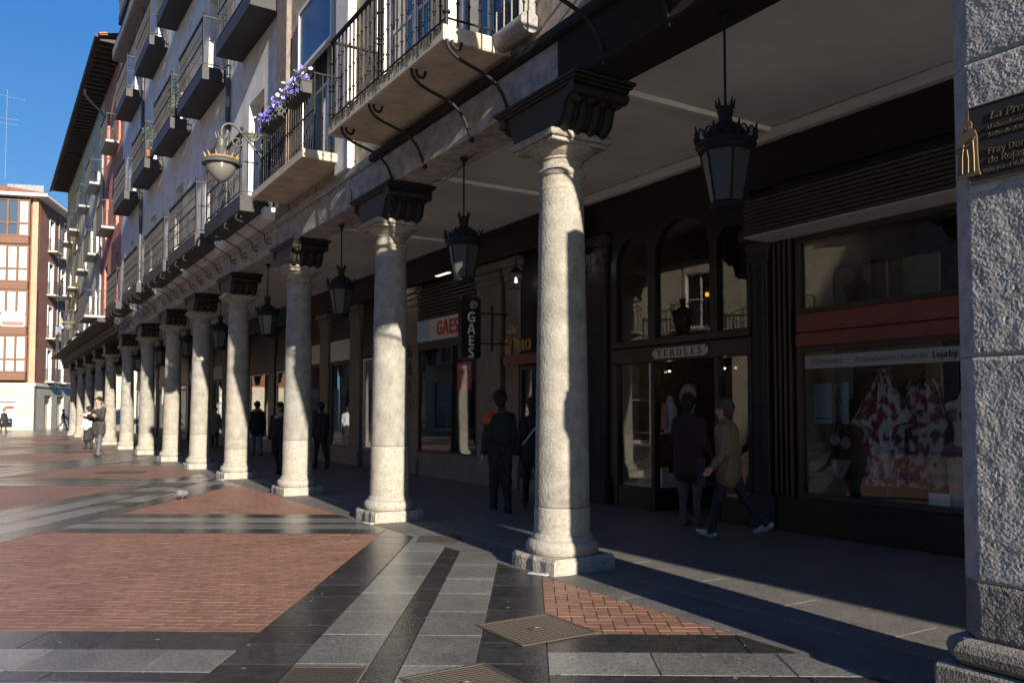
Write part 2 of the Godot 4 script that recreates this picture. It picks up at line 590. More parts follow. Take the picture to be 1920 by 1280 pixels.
func paving() -> void:
	var g := MB.new()
	g.quad(Vector3(-400, -0.012, 200), Vector3(400, -0.012, 200), Vector3(400, -0.012, -600), Vector3(-400, -0.012, -600), Vector3.UP)
	struct("ground", g, M.ground)
	var pv := Node3D.new()
	pv.name = "plaza_paving"
	add_child(pv)
	pv.set_meta("kind", "structure")
	tag(pv, "plaza paving of brick panels framed by granite and slate bands", "paving")
	var S := [0.0, 0.445, 0.90, 1.09, 1.53, 1.96]
	var K := ["slate", "granite", "slate", "granite", "slate"]
	# bands that run away from the camera
	for i in 5:
		strip_run(pv, true, -1.86 + S[i], -1.86 + S[i + 1], 3.9, 14.5, K[i], [0.44, 0.66, 0.5, 0.66, 0.44][i])
		strip_run(pv, true, -8.05 + S[i], -8.05 + S[i + 1], 9.0, 18.6, K[i], [0.44, 0.8, 0.6, 0.8, 0.44][i])
	# bands across
	for i in 5:
		var q0: float = S[4 - i + 1] * 0.9745
		var q1: float = S[4 - i] * 0.9745
		strip_run(pv, false, 5.68 - q0, 5.68 - q1, -4.6, -1.86, K[i], [0.44, 0.8, 0.5, 0.8, 0.44][i])
		strip_run(pv, false, 5.68 - q0, 5.68 - q1, 0.10, 2.6, K[i], [0.44, 0.8, 0.5, 0.8, 0.44][i])
		strip_run(pv, false, 12.13 - q0, 12.13 - q1, -6.09, -1.86, K[i], [0.44, 0.8, 0.5, 0.8, 0.44][i])
		strip_run(pv, false, 12.13 - q0, 12.13 - q1, -12.28, -8.05, K[i], [0.44, 0.8, 0.5, 0.8, 0.44][i])
	bricks(pv)
	# trodden chewing gum and scuffs on the slabs
	var gum := MB.new()
	for i in 420:
		var a := rng.randf_range(-6.0, 2.0)
		var b := rng.randf_range(4.2, 12.0)
		if a > -6.09 and a < -1.9 and b > 5.7 and b < 10.2 and rng.randf() < 0.75:
			continue
		var p := P(a, b, 0.0012)
		if p.x > KERB - 0.05:
			continue
		var r := rng.randf_range(0.006, 0.02)
		var an := rng.randf() * TAU
		var st := rng.randf_range(0.25, 1.0)
		var ps := []
		for k in 8:
			var q := Vector2(cos(TAU * k / 8) * r * rng.randf_range(0.7, 1.2), sin(TAU * k / 8) * r * st * rng.randf_range(0.7, 1.2)).rotated(an)
			ps.append(p + Vector3(q.x, 0, q.y))
		for k in 8:
			gum.tri(p, ps[k], ps[(k + 1) % 8], Vector3.UP)
	put(pv, "gum_spots", gum, mat("gum", L(0.17, 0.17, 0.165), 0.8)).set_meta("kind", "stuff")
	# far panels and bands, too flat to tell the pieces apart
	for ia in range(-4, 2):
		for ib in range(0, 9):
			var a0 := -6.09 + 6.19 * (ia + 1) - 6.19
			a0 = -6.09 + 6.19 * ia + 0.0
			var b0 := 5.68 + 6.45 * ib
			if ib >= 2 or ia <= -1:
				far_sheet(pv, "brick_panel", a0, a0 + 4.23, b0, b0 + 4.54, -0.004, M.brick_far)
			if ib >= 2 or ia <= -3:
				for i in [0, 2, 4]:
					far_sheet(pv, "slate_band", a0 + 4.23 + S[i], a0 + 4.23 + S[i + 1], b0, b0 + 6.45, -0.004, M["slate1"])
			if ib >= 1 or ia <= -2:
				for i in [0, 2, 4]:
					far_sheet(pv, "slate_band", a0, a0 + 4.23, b0 + 4.54 + S[i], b0 + 4.54 + S[i + 1], -0.004, M["slate1"])
	# the arcade's own floor
	var af := Node3D.new()
	af.name = "arcade_floor"
	add_child(af)
	af.set_meta("kind", "structure")
	tag(af, "grey granite floor slabs under the arcade", "floor")
	var xs := [KERB, 4.87, 5.62, 6.37, 7.12, 7.87, 8.62]
	for i in 6:
		var z := 1.0 - 0.4 * (i % 2)
		while z > -21.0:
			var l := 1.25 if i == 0 else 1.0
			var p := PackedVector2Array([Vector2(xs[i] + 0.003, z), Vector2(xs[i + 1] - 0.003, z), Vector2(xs[i + 1] - 0.003, z - l + 0.006), Vector2(xs[i] + 0.003, z - l + 0.006)])
			if z - l < -15.0 and i == 0:
				for k in 4:
					p[k] = Vector2(p[k].x - DRIFT * maxf(0, -p[k].y - 15.0), p[k].y)
			var mb := MB.new()
			plate(mb, p, rng.randf_range(-0.0012, 0.0), 0.003, 0.03)
			put(af, "floor_slab", mb, M.kerb_stone if i == 0 else M.arcade_floor)
			z -= l
	var fs := MB.new()
	fs.quad(Vector3(KERB - 0.1, -0.003, -21), Vector3(8.6, -0.003, -21), Vector3(8.0, -0.003, -75), Vector3(KERB - 0.8, -0.003, -75), Vector3.UP)
	put(af, "floor_sheet", fs, M.arcade_floor)
	covers()


func far_sheet(pv: Node, called: String, a0: float, a1: float, b0: float, b1: float, y: float, m: Material) -> void:
	for poly in street_side(rect_ab(a0, a1, b0, b1)):
		var mb := MB.new()
		var t := Geometry2D.triangulate_polygon(poly)
		for i in range(0, t.size(), 3):
			mb.tri(Vector3(poly[t[i]].x, y, poly[t[i]].y), Vector3(poly[t[i + 1]].x, y, poly[t[i + 1]].y), Vector3(poly[t[i + 2]].x, y, poly[t[i + 2]].y), Vector3.UP)
		if mb.v.size():
			put(pv, called, mb, m)


func bricks(pv: Node) -> void:
	M.brick_mix = mat("brick_mix", L(1, 1, 1), 0.5, M.brick1.albedo_texture, 3.0, M.brick1.heightmap_texture, 0.15, M.brick1.detail_albedo, 0.4)
	M.brick_mix.vertex_color_use_as_albedo = true
	M.brick_far = mat("brick_far", L(0.325, 0.175, 0.12), 0.45, M.brick1.albedo_texture, 3.0, M.brick1.heightmap_texture, 0.3, M.brick1.detail_albedo, 0.3)
	var w := 0.0968
	var rest := MB.new()
	rest.tinted = true
	var bed := MB.new()
	var found := []
	for fld in [[0.10, 2.4, 5.68, 8.2], [-6.09, -1.86, 5.68, 10.22], [-6.09, -1.86, 12.13, 16.67], [0.10, 0.9, 12.13, 13.0]]:
		var box := rect_ab(fld[0] + 0.004, fld[1] - 0.004, fld[2] + 0.004, fld[3] - 0.004)
		for pl in street_side(rect_ab(fld[0], fld[1], fld[2], fld[3])):
			var t := Geometry2D.triangulate_polygon(pl)
			for i in range(0, t.size(), 3):
				bed.tri(Vector3(pl[t[i]].x, -0.0085, pl[t[i]].y), Vector3(pl[t[i + 1]].x, -0.0085, pl[t[i + 1]].y), Vector3(pl[t[i + 2]].x, -0.0085, pl[t[i + 2]].y), Vector3.UP)
		var nx := int((fld[1] - fld[0]) / w) + 2
		var ny := int((fld[3] - fld[2]) / w) + 2
		for x in range(-1, nx):
			for y in range(-1, ny):
				var d := posmod(x - y, 4)
				if d != 0 and d != 2:
					continue
				var a0: float = fld[0] + x * w
				var b0: float = fld[2] + y * w
				var a1 := a0 + (2.0 * w if d == 0 else w)
				var b1 := b0 + w
				if d == 2:
					b0 -= w
				var g := 0.0032
				var inside: bool = a0 >= fld[0] and a1 <= fld[1] and b0 >= fld[2] and b1 <= fld[3] and P(a1, b0).x < KERB and P(a1, b1).x < KERB
				var poly := rect_ab(a0 + g, a1 - g, b0 + g, b1 - g)
				var polys := [poly]
				if not inside:
					polys = []
					for q in Geometry2D.intersect_polygons(poly, box):
						polys.append_array(street_side(q))
				for q in polys:
					var mid := Vector2.ZERO
					for pt in q:
						mid += pt
					mid /= q.size()
					var ar := 0.0
					for i in q.size():
						ar += q[i].cross(q[(i + 1) % q.size()])
					if absf(ar) > 0.0016:
						# how large it shows in the photograph
						var dep := mid.x * sin(YAW) - mid.y * cos(YAW)
						var sd := mid.x * cos(YAW) + mid.y * sin(YAW)
						var seen: bool = absf(sd) < 0.63 * dep and dep > 4.4
						found.append([dep if seen else dep + 50.0, q, rng.randf()])
	found.sort_custom(func(p, q): return p[0] < q[0])
	for i in found.size():
		var tone: float = found[i][2]
		var y := -0.001 - 0.0025 * tone
		if i < 290:
			var mb := MB.new()
			plate(mb, found[i][1], y, 0.002, 0.02)
			put(pv, "brick", mb, M["brick%d" % int(tone * 2.99)])
		else:
			var k := lerpf(0.92, 1.07, fmod(tone * 7.3, 1.0))
			rest.tint = Color(0.33 * k, 0.175 * k, 0.118 * k)
			plate(rest, found[i][1], y, 0.002, 0.012)
	var r := put(pv, "bricks", rest, M.brick_mix)
	r.set_meta("kind", "stuff")
	put(pv, "mortar_bed", bed, M.mortar)


func covers() -> void:
	# two square lattice covers set with the arcade, one ribbed one with the paving
	for q in [[0.035, 5.78, 0.31, "diamond-set iron cover with raised lattice beside the brick corner"], [-0.36, 4.62, 0.275, "lattice iron cover lying in the granite near the ribbed drain cover"]]:
		var t := thing("manhole_cover", q[3], "manhole cover", P(q[0], q[1], 0.001), 0.0, "square iron covers in the paving")
		var h: float = q[2]
		var fr := MB.new()
		for s in [-1.0, 1.0]:
			fr.box(Vector3(-h, 0, s * (h - 0.0125) - 0.0125), Vector3(h, 0.009, s * (h - 0.0125) + 0.0125), 0.003)
			fr.box(Vector3(s * (h - 0.0125) - 0.0125, 0, -h + 0.026), Vector3(s * (h - 0.0125) + 0.0125, 0.0085, h - 0.026), 0.003)
		put(t, "frame", fr, M.grate)
		put(t, "plate", bx(Vector3(-h + 0.02, -0.004, -h + 0.02), Vector3(h - 0.02, 0.0015, h - 0.02)), M.grate_hole)
		var gr := MB.new()
		var n := 15
		for i in n:
			for j in n:
				var cx := lerpf(-h + 0.045, h - 0.045, i / float(n - 1))
				var cz := lerpf(-h + 0.045, h - 0.045, j / float(n - 1))
				if absf(cx) < 0.065 and absf(cz) < 0.05:
					continue
				gr.box(Vector3(cx - 0.0155, 0.001, cz - 0.0125), Vector3(cx + 0.0155, 0.0065, cz + 0.0125), 0.003)
		put(t, "lattice", gr, M.grate)
		var em := bx(Vector3(-0.05, 0.001, -0.038), Vector3(0.05, 0.0065, 0.038), 0.004)
		em.tube([Vector3(-0.035, 0.008, 0.01), Vector3(-0.01, 0.009, -0.012), Vector3(0.02, 0.009, -0.01), Vector3(0.038, 0.008, 0.012)], 0.006, 6)
		put(t, "emblem", em, M.grate)
	var t3 := thing("drain_cover", "ribbed iron drain cover set square in the granite band", "drain cover", P(-1.185, 4.62, 0.001), -PAVE)
	var f3 := MB.new()
	for s in [-1.0, 1.0]:
		f3.box(Vector3(-0.22, 0, s * 0.28 - 0.012), Vector3(0.22, 0.006, s * 0.28 + 0.012), 0.002)
		f3.box(Vector3(s * 0.208 - 0.012, 0, -0.268), Vector3(s * 0.208 + 0.012, 0.0055, 0.268), 0.002)
	put(t3, "frame", f3, M.grate)
	put(t3, "plate", bx(Vector3(-0.2, -0.004, -0.27), Vector3(0.2, 0.001, 0.27)), M.grate_hole)
	var rb := MB.new()
	for i in 22:
		var x := lerpf(-0.187, 0.187, i / 21.0)
		rb.box(Vector3(x - 0.005, 0.0005, -0.262), Vector3(x + 0.005, 0.005, 0.262), 0.0015)
	put(t3, "ribs", rb, M.grate)
	var words := ["small plain iron cover in the granite by the second column", "plain iron cover among far brick panels beside the pigeon", "flat iron cover in the slate band behind the pigeon", "wide iron cover in the far crossing of bands", "long iron cover in the farthest brick panel"]
	var spots := [[-1.08, 9.8, 0.42, 0.42], [-6.75, 13.42, 0.62, 0.4], [-7.1, 15.2, 0.8, 0.5], [-7.45, 16.9, 0.8, 0.8], [-10.2, 20.4, 1.0, 0.5]]
	for i in 5:
		var s: Array = spots[i]
		var t := thing("inspection_cover", words[i], "manhole cover", P(s[0], s[1], 0.001), -PAVE, "flat covers in the paving")
		put(t, "plate", bx(Vector3(-s[2] / 2, -0.004, -s[3] / 2), Vector3(s[2] / 2, 0.004, s[3] / 2), 0.002), M.grate)
		var fr := MB.new()
		for k in [-1.0, 1.0]:
			fr.box(Vector3(-s[2] / 2 - 0.03, 0, k * (s[3] / 2 + 0.02) - 0.01), Vector3(s[2] / 2 + 0.03, 0.006, k * (s[3] / 2 + 0.02) + 0.01))
			fr.box(Vector3(k * (s[2] / 2 + 0.02) - 0.01, 0, -s[3] / 2 - 0.009), Vector3(k * (s[2] / 2 + 0.02) + 0.01, 0.0055, s[3] / 2 + 0.009))
		put(t, "frame", fr, M.grate_hole)
	# litter at the plinths
	for q in [[4.27, -6.42, 0.35, "folded white paper slip lying against the first column's plinth"], [4.26, -10.55, 0.2, "white paper scrap lying against the second column's plinth"], [4.2, -19.0, 0.3, "white paper scrap lying against the fourth column's plinth"]]:
		var m := MB.new()
		m.box(Vector3(-0.03, 0.0015, -0.11), Vector3(0.035, 0.0045, 0.02))
		m.box(Vector3(-0.025, 0.001, 0.02), Vector3(0.03, 0.012, 0.10))
		var o := put(self, "paper_slip", m, M.chalk)
		o.position = Vector3(q[0], 0.0, q[1])
		o.rotation.y = q[2]
		tag(o, q[3], "paper", "paper scraps on the paving")


# ---------------------------------------------------------------- columns, corbels, lanterns
func columns() -> void:
	var wob := FastNoiseLite.new()
	wob.seed = 12
	wob.frequency = 0.35
	wob.fractal_octaves = 3
	for k in COLZ.size():
		var z: float = COLZ[k]
		var at := D(4.68, 0, z)
		var segs := 48 if k < 3 else (32 if k < 6 else 20)
		var t := thing("stone_column", "pale stone column with square plinth, the %s after the rough plaque pier" % ORD[k], "column", at, turn_at(z), "stone columns of the arcade")
		var seam: float = [0.585, 1.02, 0.98, 0.66, 0.9, 0.8, 0.75, 0.7, 0.7, 0.7, 0.7, 0.7, 0.7][k]
		plinth(t, 0.375, 0.145, k)
		var wb = wob if k < 6 else null
		var b := MB.new()
		b.lathe([Vector2(0.30, 0.143), Vector2(0.335, 0.15), Vector2(0.352, 0.18), Vector2(0.357, 0.21), Vector2(0.35, 0.245), Vector2(0.325, 0.275), Vector2(0.305, 0.283), Vector2(0.30, 0.284), Vector2(0.298, 0.31), Vector2(0.285, 0.325), Vector2(0.272, 0.345)], Vector3.ZERO, segs, wb, 0.006)
		put(t, "base", b, M.limestone)
		var lo := MB.new()
		var pr := []
		for i in 7:
			var y := lerpf(0.343, seam, i / 6.0)
			pr.append(Vector2(0.2725 - 0.012 * (y - 0.34) / 1.0, y))
		pr.append(Vector2(pr[-1].x - 0.006, seam + 0.004))
		lo.lathe(pr, Vector3.ZERO, segs, wb, 0.009)
		put(t, "drum", lo, M.limestone)
		var sh := MB.new()
		pr = [Vector2(0.2555 - 0.012 * (seam - 0.34), seam + 0.002)]
		for i in range(0, 15):
			var y := lerpf(seam + 0.012, 3.66, i / 14.0)
			var f := (y - 0.34) / 3.32
			pr.append(Vector2(0.268 - 0.05 * pow(f, 1.3), y))
		sh.lathe(pr, Vector3.ZERO, segs, wb, 0.004)
		put(t, "shaft", sh, M["shaft_stone%d" % [1, 0, 2, 1, 0, 1, 2, 0, 1, 0, 2, 1, 0][k]])
		var cp := MB.new()
		cp.lathe([Vector2(0.214, 3.655), Vector2(0.222, 3.662), Vector2(0.218, 3.79), Vector2(0.226, 3.795), Vector2(0.243, 3.81), Vector2(0.248, 3.83), Vector2(0.243, 3.85), Vector2(0.226, 3.862), Vector2(0.213, 3.868), Vector2(0.209, 3.95), Vector2(0.226, 3.955), Vector2(0.229, 3.975), Vector2(0.25, 3.99), Vector2(0.285, 4.015), Vector2(0.315, 4.045), Vector2(0.322, 4.062)], Vector3.ZERO, segs, wb, 0.006)
		var c := put(t, "capital", cp, M.capital_stone)
		var ab := bx(Vector3(-0.335, 4.06, -0.335), Vector3(0.335, 4.10, 0.335), 0.008)
		ab.box(Vector3(-0.365, 4.101, -0.365), Vector3(0.365, 4.168, 0.365), 0.012)
		put(c, "abacus", ab, M.capital_stone)
		corbel(k, at, turn_at(z))


func plinth(t: Node, h: float, tall: float, seed_: int) -> void:
	# a worn square block: sides cut into facets that lean and chip
	var r := RandomNumberGenerator.new()
	r.seed = 40 + seed_
	var mb := MB.new()
	var lo := []
	var hi := []
	var n := 7
	for side in 4:
		for i in n:
			var f := -1.0 + 2.0 * i / n
			var j := r.randf_range(-0.016, 0.008) - (0.022 if i == 0 else 0.0)
			var p := Vector2(h + j, f * (h - 0.01))
			var q := Vector2(h + j * 1.4 - r.randf_range(0.004, 0.03), f * (h - 0.022))
			var a := side * PI / 2
			lo.append(p.rotated(a))
			hi.append(q.rotated(a))
	for i in lo.size():
		var k := (i + 1) % lo.size()
		var o := Vector3(lo[i].x, 0.0, lo[i].y)
		var ya := tall * 0.78
		mb.quad(Vector3(lo[i].x, -0.01, lo[i].y), Vector3(lo[k].x, -0.01, lo[k].y), Vector3(lo[k].x, ya, lo[k].y), Vector3(lo[i].x, ya, lo[i].y), o)
		mb.quad(Vector3(lo[i].x, ya, lo[i].y), Vector3(lo[k].x, ya, lo[k].y), Vector3(hi[k].x, tall, hi[k].y), Vector3(hi[i].x, tall, hi[i].y), o + Vector3.UP)
		mb.tri(Vector3(hi[i].x, tall, hi[i].y), Vector3(hi[k].x, tall, hi[k].y), Vector3(0, tall, 0), Vector3.UP)
	put(t, "plinth", mb, M.limestone)


func corbel(k: int, at: Vector3, turn: float) -> void:
	var y := 4.17
	var t := thing("wooden_corbel", "dark carved wooden corbel with scrolled ends on top of the %s column" % ORD[k], "corbel", at + Vector3(0, y, 0), turn, "wooden corbels on the columns")
	var m: Material = M.dark_wood
	var curve := [Vector2(0.33, 0.0), Vector2(0.385, 0.03), Vector2(0.43, 0.08), Vector2(0.45, 0.14), Vector2(0.465, 0.20), Vector2(0.51, 0.245), Vector2(0.56, 0.255), Vector2(0.60, 0.235), Vector2(0.63, 0.25), Vector2(0.64, 0.285), Vector2(0.62, 0.335)]
	var poly := PackedVector2Array()
	for i in curve.size():
		poly.append(curve[i])
	for i in range(curve.size() - 1, -1, -1):
		poly.append(Vector2(-curve[i].x, curve[i].y))
	var b := MB.new()
	b.extrude(poly, -0.30, 0.30, Transform3D(Basis(Vector3(0, 0, 1), Vector3.UP, Vector3(-1, 0, 0)), Vector3.ZERO))
	put(t, "body", b, m)
	for s in [-1.0, 1.0]:
		var fl := MB.new()
		for i in 4:
			var x := lerpf(-0.225, 0.225, i / 3.0)
			var ps := []
			for c in curve.slice(0, 9):
				ps.append(Vector3(x, c.y + 0.004, s * (c.x - 0.012)))
			fl.tube(ps, 0.062, 8)
		put(t, "fluted_end", fl, m)
		var sc := MB.new()
		sc.tube([Vector3(-0.325, 0.29, s * 0.60), Vector3(0.325, 0.29, s * 0.60)], 0.058, 14)
		put(t, "scroll", sc, m)
	var cr := bx(Vector3(-0.325, 0.335, -0.665), Vector3(0.325, 0.365, 0.665), 0.006)
	cr.box(Vector3(-0.345, 0.366, -0.70), Vector3(0.345, 0.392, 0.70), 0.008)
	cr.box(Vector3(-0.36, 0.393, -0.735), Vector3(0.36, 0.425, 0.735), 0.01)
	put(t, "crown", cr, m)


func lantern_proto() -> Node3D:
	var t := thing("hanging_lantern", "", "lantern", Vector3.ZERO, 0.0, "hanging lanterns of the arcade")
	# origin at the ceiling hook, about 4.6 m up
	var rod := MB.new()
	rod.tube([Vector3(0, 0, 0), Vector3(0, -0.72, 0)], 0.0125, 8)
	rod.lathe([Vector2(0.0, 0.0), Vector2(0.06, -0.005), Vector2(0.062, -0.02), Vector2(0.03, -0.05), Vector2(0.013, -0.1)], Vector3.ZERO, 12)
	put(t, "rod", rod, M.lamp_iron)
	var y := -1.47   # bottom of the glass
	var top := MB.new()
	top.lathe([Vector2(0.012, y + 0.745), Vector2(0.07, y + 0.74), Vector2(0.078, y + 0.70), Vector2(0.062, y + 0.66), Vector2(0.066, y + 0.64), Vector2(0.07, y + 0.625), Vector2(0.075, y + 0.62), Vector2(0.14, y + 0.59), Vector2(0.20, y + 0.53), Vector2(0.225, y + 0.47), Vector2(0.23, y + 0.465), Vector2(0.285, y + 0.46), Vector2(0.29, y + 0.43), Vector2(0.265, y + 0.415), Vector2(0.262, y + 0.39), Vector2(0.245, y + 0.38), Vector2(0.22, y + 0.38)], Vector3.ZERO, 24)
	put(t, "canopy", top, M.lamp_iron)
	var cr := MB.new()
	for i in 8:
		var a := TAU * i / 8
		var d := Vector3(cos(a), 0, sin(a))
		cr.tube([d * 0.075 + Vector3(0, y + 0.735, 0), d * 0.085 + Vector3(0, y + 0.775, 0), d * 0.092 + Vector3(0, y + 0.805, 0)], [0.016, 0.011, 0.004], 6)
	put(t, "small_crown", cr, M.lamp_iron)
	var c2 := MB.new()
	for i in 8:
		var a := TAU * (i + 0.5) / 8
		var d := Vector3(cos(a), 0, sin(a))
		var e := Vector3(-sin(a), 0, cos(a))
		var o := Vector3(0, y + 0.46, 0)
		c2.tube([o + d * 0.28, o + d * 0.29 + Vector3(0, 0.05, 0), o + d * 0.31 + Vector3(0, 0.115, 0)], [0.02, 0.02, 0.005], 6)
		c2.ball(o + d * 0.292 + Vector3(0, 0.052, 0), Vector3(0.028, 0.028, 0.028), 5, 8)
		for s in [-1.0, 1.0]:
			var ps := []
			for j in 7:
				var f := j / 6.0
				var aa: float = a + s * f * PI / 8
				ps.append(Vector3(cos(aa) * 0.285, y + 0.47 + 0.06 * sin(f * PI * 0.9) + 0.025 * (1 - f), sin(aa) * 0.285))
			c2.tube(ps, 0.008, 5)
		var last := a + PI / 8
		c2.ball(Vector3(cos(last) * 0.287, y + 0.495, sin(last) * 0.287), Vector3(0.018, 0.026, 0.018), 5, 8)
	put(t, "crown_ring", c2, M.lamp_iron)
	# six panes between ribs
	for i in 6:
		var a0 := TAU * (i + 0.04) / 6
		var a1 := TAU * (i + 0.96) / 6
		var g := MB.new()
		var p0 := Vector3(cos(a0) * 0.15, y, sin(a0) * 0.15)
		var p1 := Vector3(cos(a1) * 0.15, y, sin(a1) * 0.15)
		var p2 := Vector3(cos(a1) * 0.238, y + 0.385, sin(a1) * 0.238)
		var p3 := Vector3(cos(a0) * 0.238, y + 0.385, sin(a0) * 0.238)
		var o := (p0 + p1).normalized()
		g.quad(p0, p1, p2, p3, o)
		g.quad(p0 - o * 0.004, p1 - o * 0.004, p2 - o * 0.004, p3 - o * 0.004, -o)
		put(t, "pane", g, M.frosted)
	var rb := MB.new()
	for i in 6:
		var a := TAU * i / 6
		rb.tube([Vector3(cos(a) * 0.158, y - 0.01, sin(a) * 0.158), Vector3(cos(a) * 0.246, y + 0.39, sin(a) * 0.246)], 0.011, 6)
	put(t, "rib", rb, M.lamp_iron)
	var bt := MB.new()
	bt.lathe([Vector2(0.13, y - 0.012), Vector2(0.165, y - 0.015), Vector2(0.172, y - 0.03), Vector2(0.155, y - 0.05), Vector2(0.10, y - 0.065), Vector2(0.06, y - 0.062), Vector2(0.0, y - 0.06)], Vector3.ZERO, 24)
	put(t, "bottom_ring", bt, M.lamp_iron)
	var bulb := MB.new()
	bulb.ball(Vector3(0, y + 0.26, 0), Vector3(0.06, 0.075, 0.06))
	put(t, "bulb", bulb, M.opal)
	for c in t.get_children():
		c.scale = Vector3(0.8, 1, 0.8)
	return t


func lanterns() -> void:
	var src := lantern_proto()
	var zs := [-4.48, -8.72]
	for k in range(1, 12):
		zs.append((COLZ[k] + COLZ[k + 1]) * 0.5)
	for i in zs.size():
		var lab := "black crowned lantern hanging on a rod before the %s column" % ORD[i] if i == 0 else "black crowned lantern hanging between the %s and %s columns" % [ORD[i - 1], ORD[i]]
		var at := D(4.72, 4.58, zs[i])
		if i == 0:
			src.position = at
			src.set_meta("label", lab)
		else:
			dup(src, at, 0.26 * i, lab)


# ---------------------------------------------------------------- the near pier with its plaque
func pier() -> void:
	var t := thing("stone_pier", "rough grey granite pier carrying a dark bronze plaque", "pier", Vector3(-0.13, 0, 0.07))
	var nz := FastNoiseLite.new()
	nz.seed = 21
	nz.frequency = 60.0
	nz.fractal_octaves = 4
	nz.fractal_gain = 0.62
	var big := FastNoiseLite.new()
	big.seed = 5
	big.frequency = 3.2
	var edges := [0.355, 0.64, 1.78, 3.3, 4.58]
	for k in 4:
		var y0: float = edges[k] + 0.002
		var y1: float = edges[k + 1] - 0.002
		var mb := MB.new()
		# rough street face
		var nzs := 76
		var nys := int((y1 - y0) / 0.0063)
		var base := mb.v.size()
		var pts := []
		for j in nys + 1:
			for i in nzs + 1:
				var z := lerpf(-2.425, -1.95, i / float(nzs))
				var y := lerpf(y0, y1, j / float(nys))
				var e := minf(minf(j, nys - j) * 0.0063, i * 0.0063)
				var soft := clampf(e / 0.02, 0.0, 1.0)
				var h := nz.get_noise_3d(z * 1.0, y, 3.0 * k)
				h = h * 0.0026 + big.get_noise_2d(z * 2.0, y * 2.0) * 0.003
				var pit := big.get_noise_3d(z * 6.0, y * 6.0, 40.0)
				if pit > 0.5:
					h -= (pit - 0.5) * 0.06
				pts.append(Vector3(4.352 - h * soft + 0.006 * (1.0 - soft), y, z))
		for j in nys + 1:
			for i in nzs + 1:
				var a: Vector3 = pts[j * (nzs + 1) + mini(i + 1, nzs)] - pts[j * (nzs + 1) + maxi(i - 1, 0)]
				var b: Vector3 = pts[mini(j + 1, nys) * (nzs + 1) + i] - pts[maxi(j - 1, 0) * (nzs + 1) + i]
				var nn := a.cross(b).normalized()
				if nn.x > 0:
					nn = -nn
				mb.vert(pts[j * (nzs + 1) + i], nn)
		for j in nys:
			for i in nzs:
				var q := base + j * (nzs + 1) + i
				mb.ix.append_array([q, q + nzs + 1, q + nzs + 2, q, q + nzs + 2, q + 1])
		# chamfer, far side, back and near part
		var sec := PackedVector2Array([Vector2(4.358, -2.425), Vector2(4.45, -2.53), Vector2(5.02, -2.53), Vector2(5.11, -2.44), Vector2(5.11, -1.78), Vector2(5.02, -1.69), Vector2(4.45, -1.69), Vector2(4.356, -1.78), Vector2(4.356, -1.95)])
		for i in sec.size() - 1:
			var a := sec[i]
			var b := sec[i + 1]
			var o := (a + b) * 0.5 - Vector2(4.73, -2.11)
			mb.quad(Vector3(a.x, y0, a.y), Vector3(b.x, y0, b.y), Vector3(b.x, y1, b.y), Vector3(a.x, y1, a.y), Vector3(o.x, 0, o.y))
		for y in [y0, y1]:
			var tr := Geometry2D.triangulate_polygon(sec)
			for i in range(0, tr.size(), 3):
				mb.tri(Vector3(sec[tr[i]].x, y, sec[tr[i]].y), Vector3(sec[tr[i + 1]].x, y, sec[tr[i + 1]].y), Vector3(sec[tr[i + 2]].x, y, sec[tr[i + 2]].y), Vector3(0, -1 if y == y0 else 1, 0))
		put(t, "stone_block", mb, M.pier_stone if k > 0 else M.pier_stained)
	put(t, "mortar_core", bx(Vector3(4.372, 0.2, -2.42), Vector3(5.07, 4.58, -1.79)), M.pier_mortar)
	# roll moulding and plinth
	var roll := MB.new()
	var out := [Vector2(0.0, 0.352), Vector2(0.03, 0.345), Vector2(0.055, 0.325), Vector2(0.066, 0.29), Vector2(0.06, 0.25), Vector2(0.035, 0.222), Vector2(0.0, 0.216)]
	var ring := PackedVector2Array([Vector2(4.36, -2.44), Vector2(4.45, -2.53), Vector2(5.02, -2.53), Vector2(5.10, -2.44), Vector2(5.10, -1.78), Vector2(4.36, -1.78)])
	for i in ring.size():
		var a := ring[i]
		var b := ring[(i + 1) % ring.size()]
		var ca := (a - Vector2(4.73, -2.11)).normalized()
		var cb := (b - Vector2(4.73, -2.11)).normalized()
		for j in out.size() - 1:
			var p: Vector2 = out[j]
			var q: Vector2 = out[j + 1]
			var w := 1.5
			var mid := (a + b) * 0.5 - Vector2(4.73, -2.11)
			roll.quad(Vector3(a.x + ca.x * p.x * w, p.y, a.y + ca.y * p.x * w), Vector3(b.x + cb.x * p.x * w, p.y, b.y + cb.y * p.x * w), Vector3(b.x + cb.x * q.x * w, q.y, b.y + cb.y * q.x * w), Vector3(a.x + ca.x * q.x * w, q.y, a.y + ca.y * q.x * w), Vector3(mid.x, 0.2 if j < 2 else -0.2, mid.y))
	put(t, "roll_moulding", roll, M.pier_stained)
	var pl := MB.new()
	pl.box(Vector3(4.29, -0.01, -2.63), Vector3(5.16, 0.214, -1.6), 0.025)
	put(t, "plinth", pl, M.pier_stained)
	# the plaque: dark plate, bright rim, raised letters and a cut-out friar
	var q := thing("bronze_plaque", "dark bronze plaque with raised gilt lettering and a friar figure", "plaque", Vector3(4.200, 2.668, -2.318), 0.02)
	put(q, "plate", bx(Vector3(0, 0, 0), Vector3(0.014, 0.385, 0.62), 0.002), M.bronze_dark)
	put(q, "mortar_bed", bx(Vector3(0.0145, -0.045, -0.012), Vector3(0.04, 0.40, 0.64), 0.004), M.pier_mortar)
	var rim := MB.new()
	rim.box(Vector3(-0.004, -0.006, -0.006), Vector3(0.012, 0.0, 0.626))
	rim.box(Vector3(-0.004, 0.385, -0.006), Vector3(0.012, 0.391, 0.626))
	rim.box(Vector3(-0.004, 0.0, -0.006), Vector3(0.012, 0.385, -0.0005))
	put(q, "rim", rim, M.bronze)
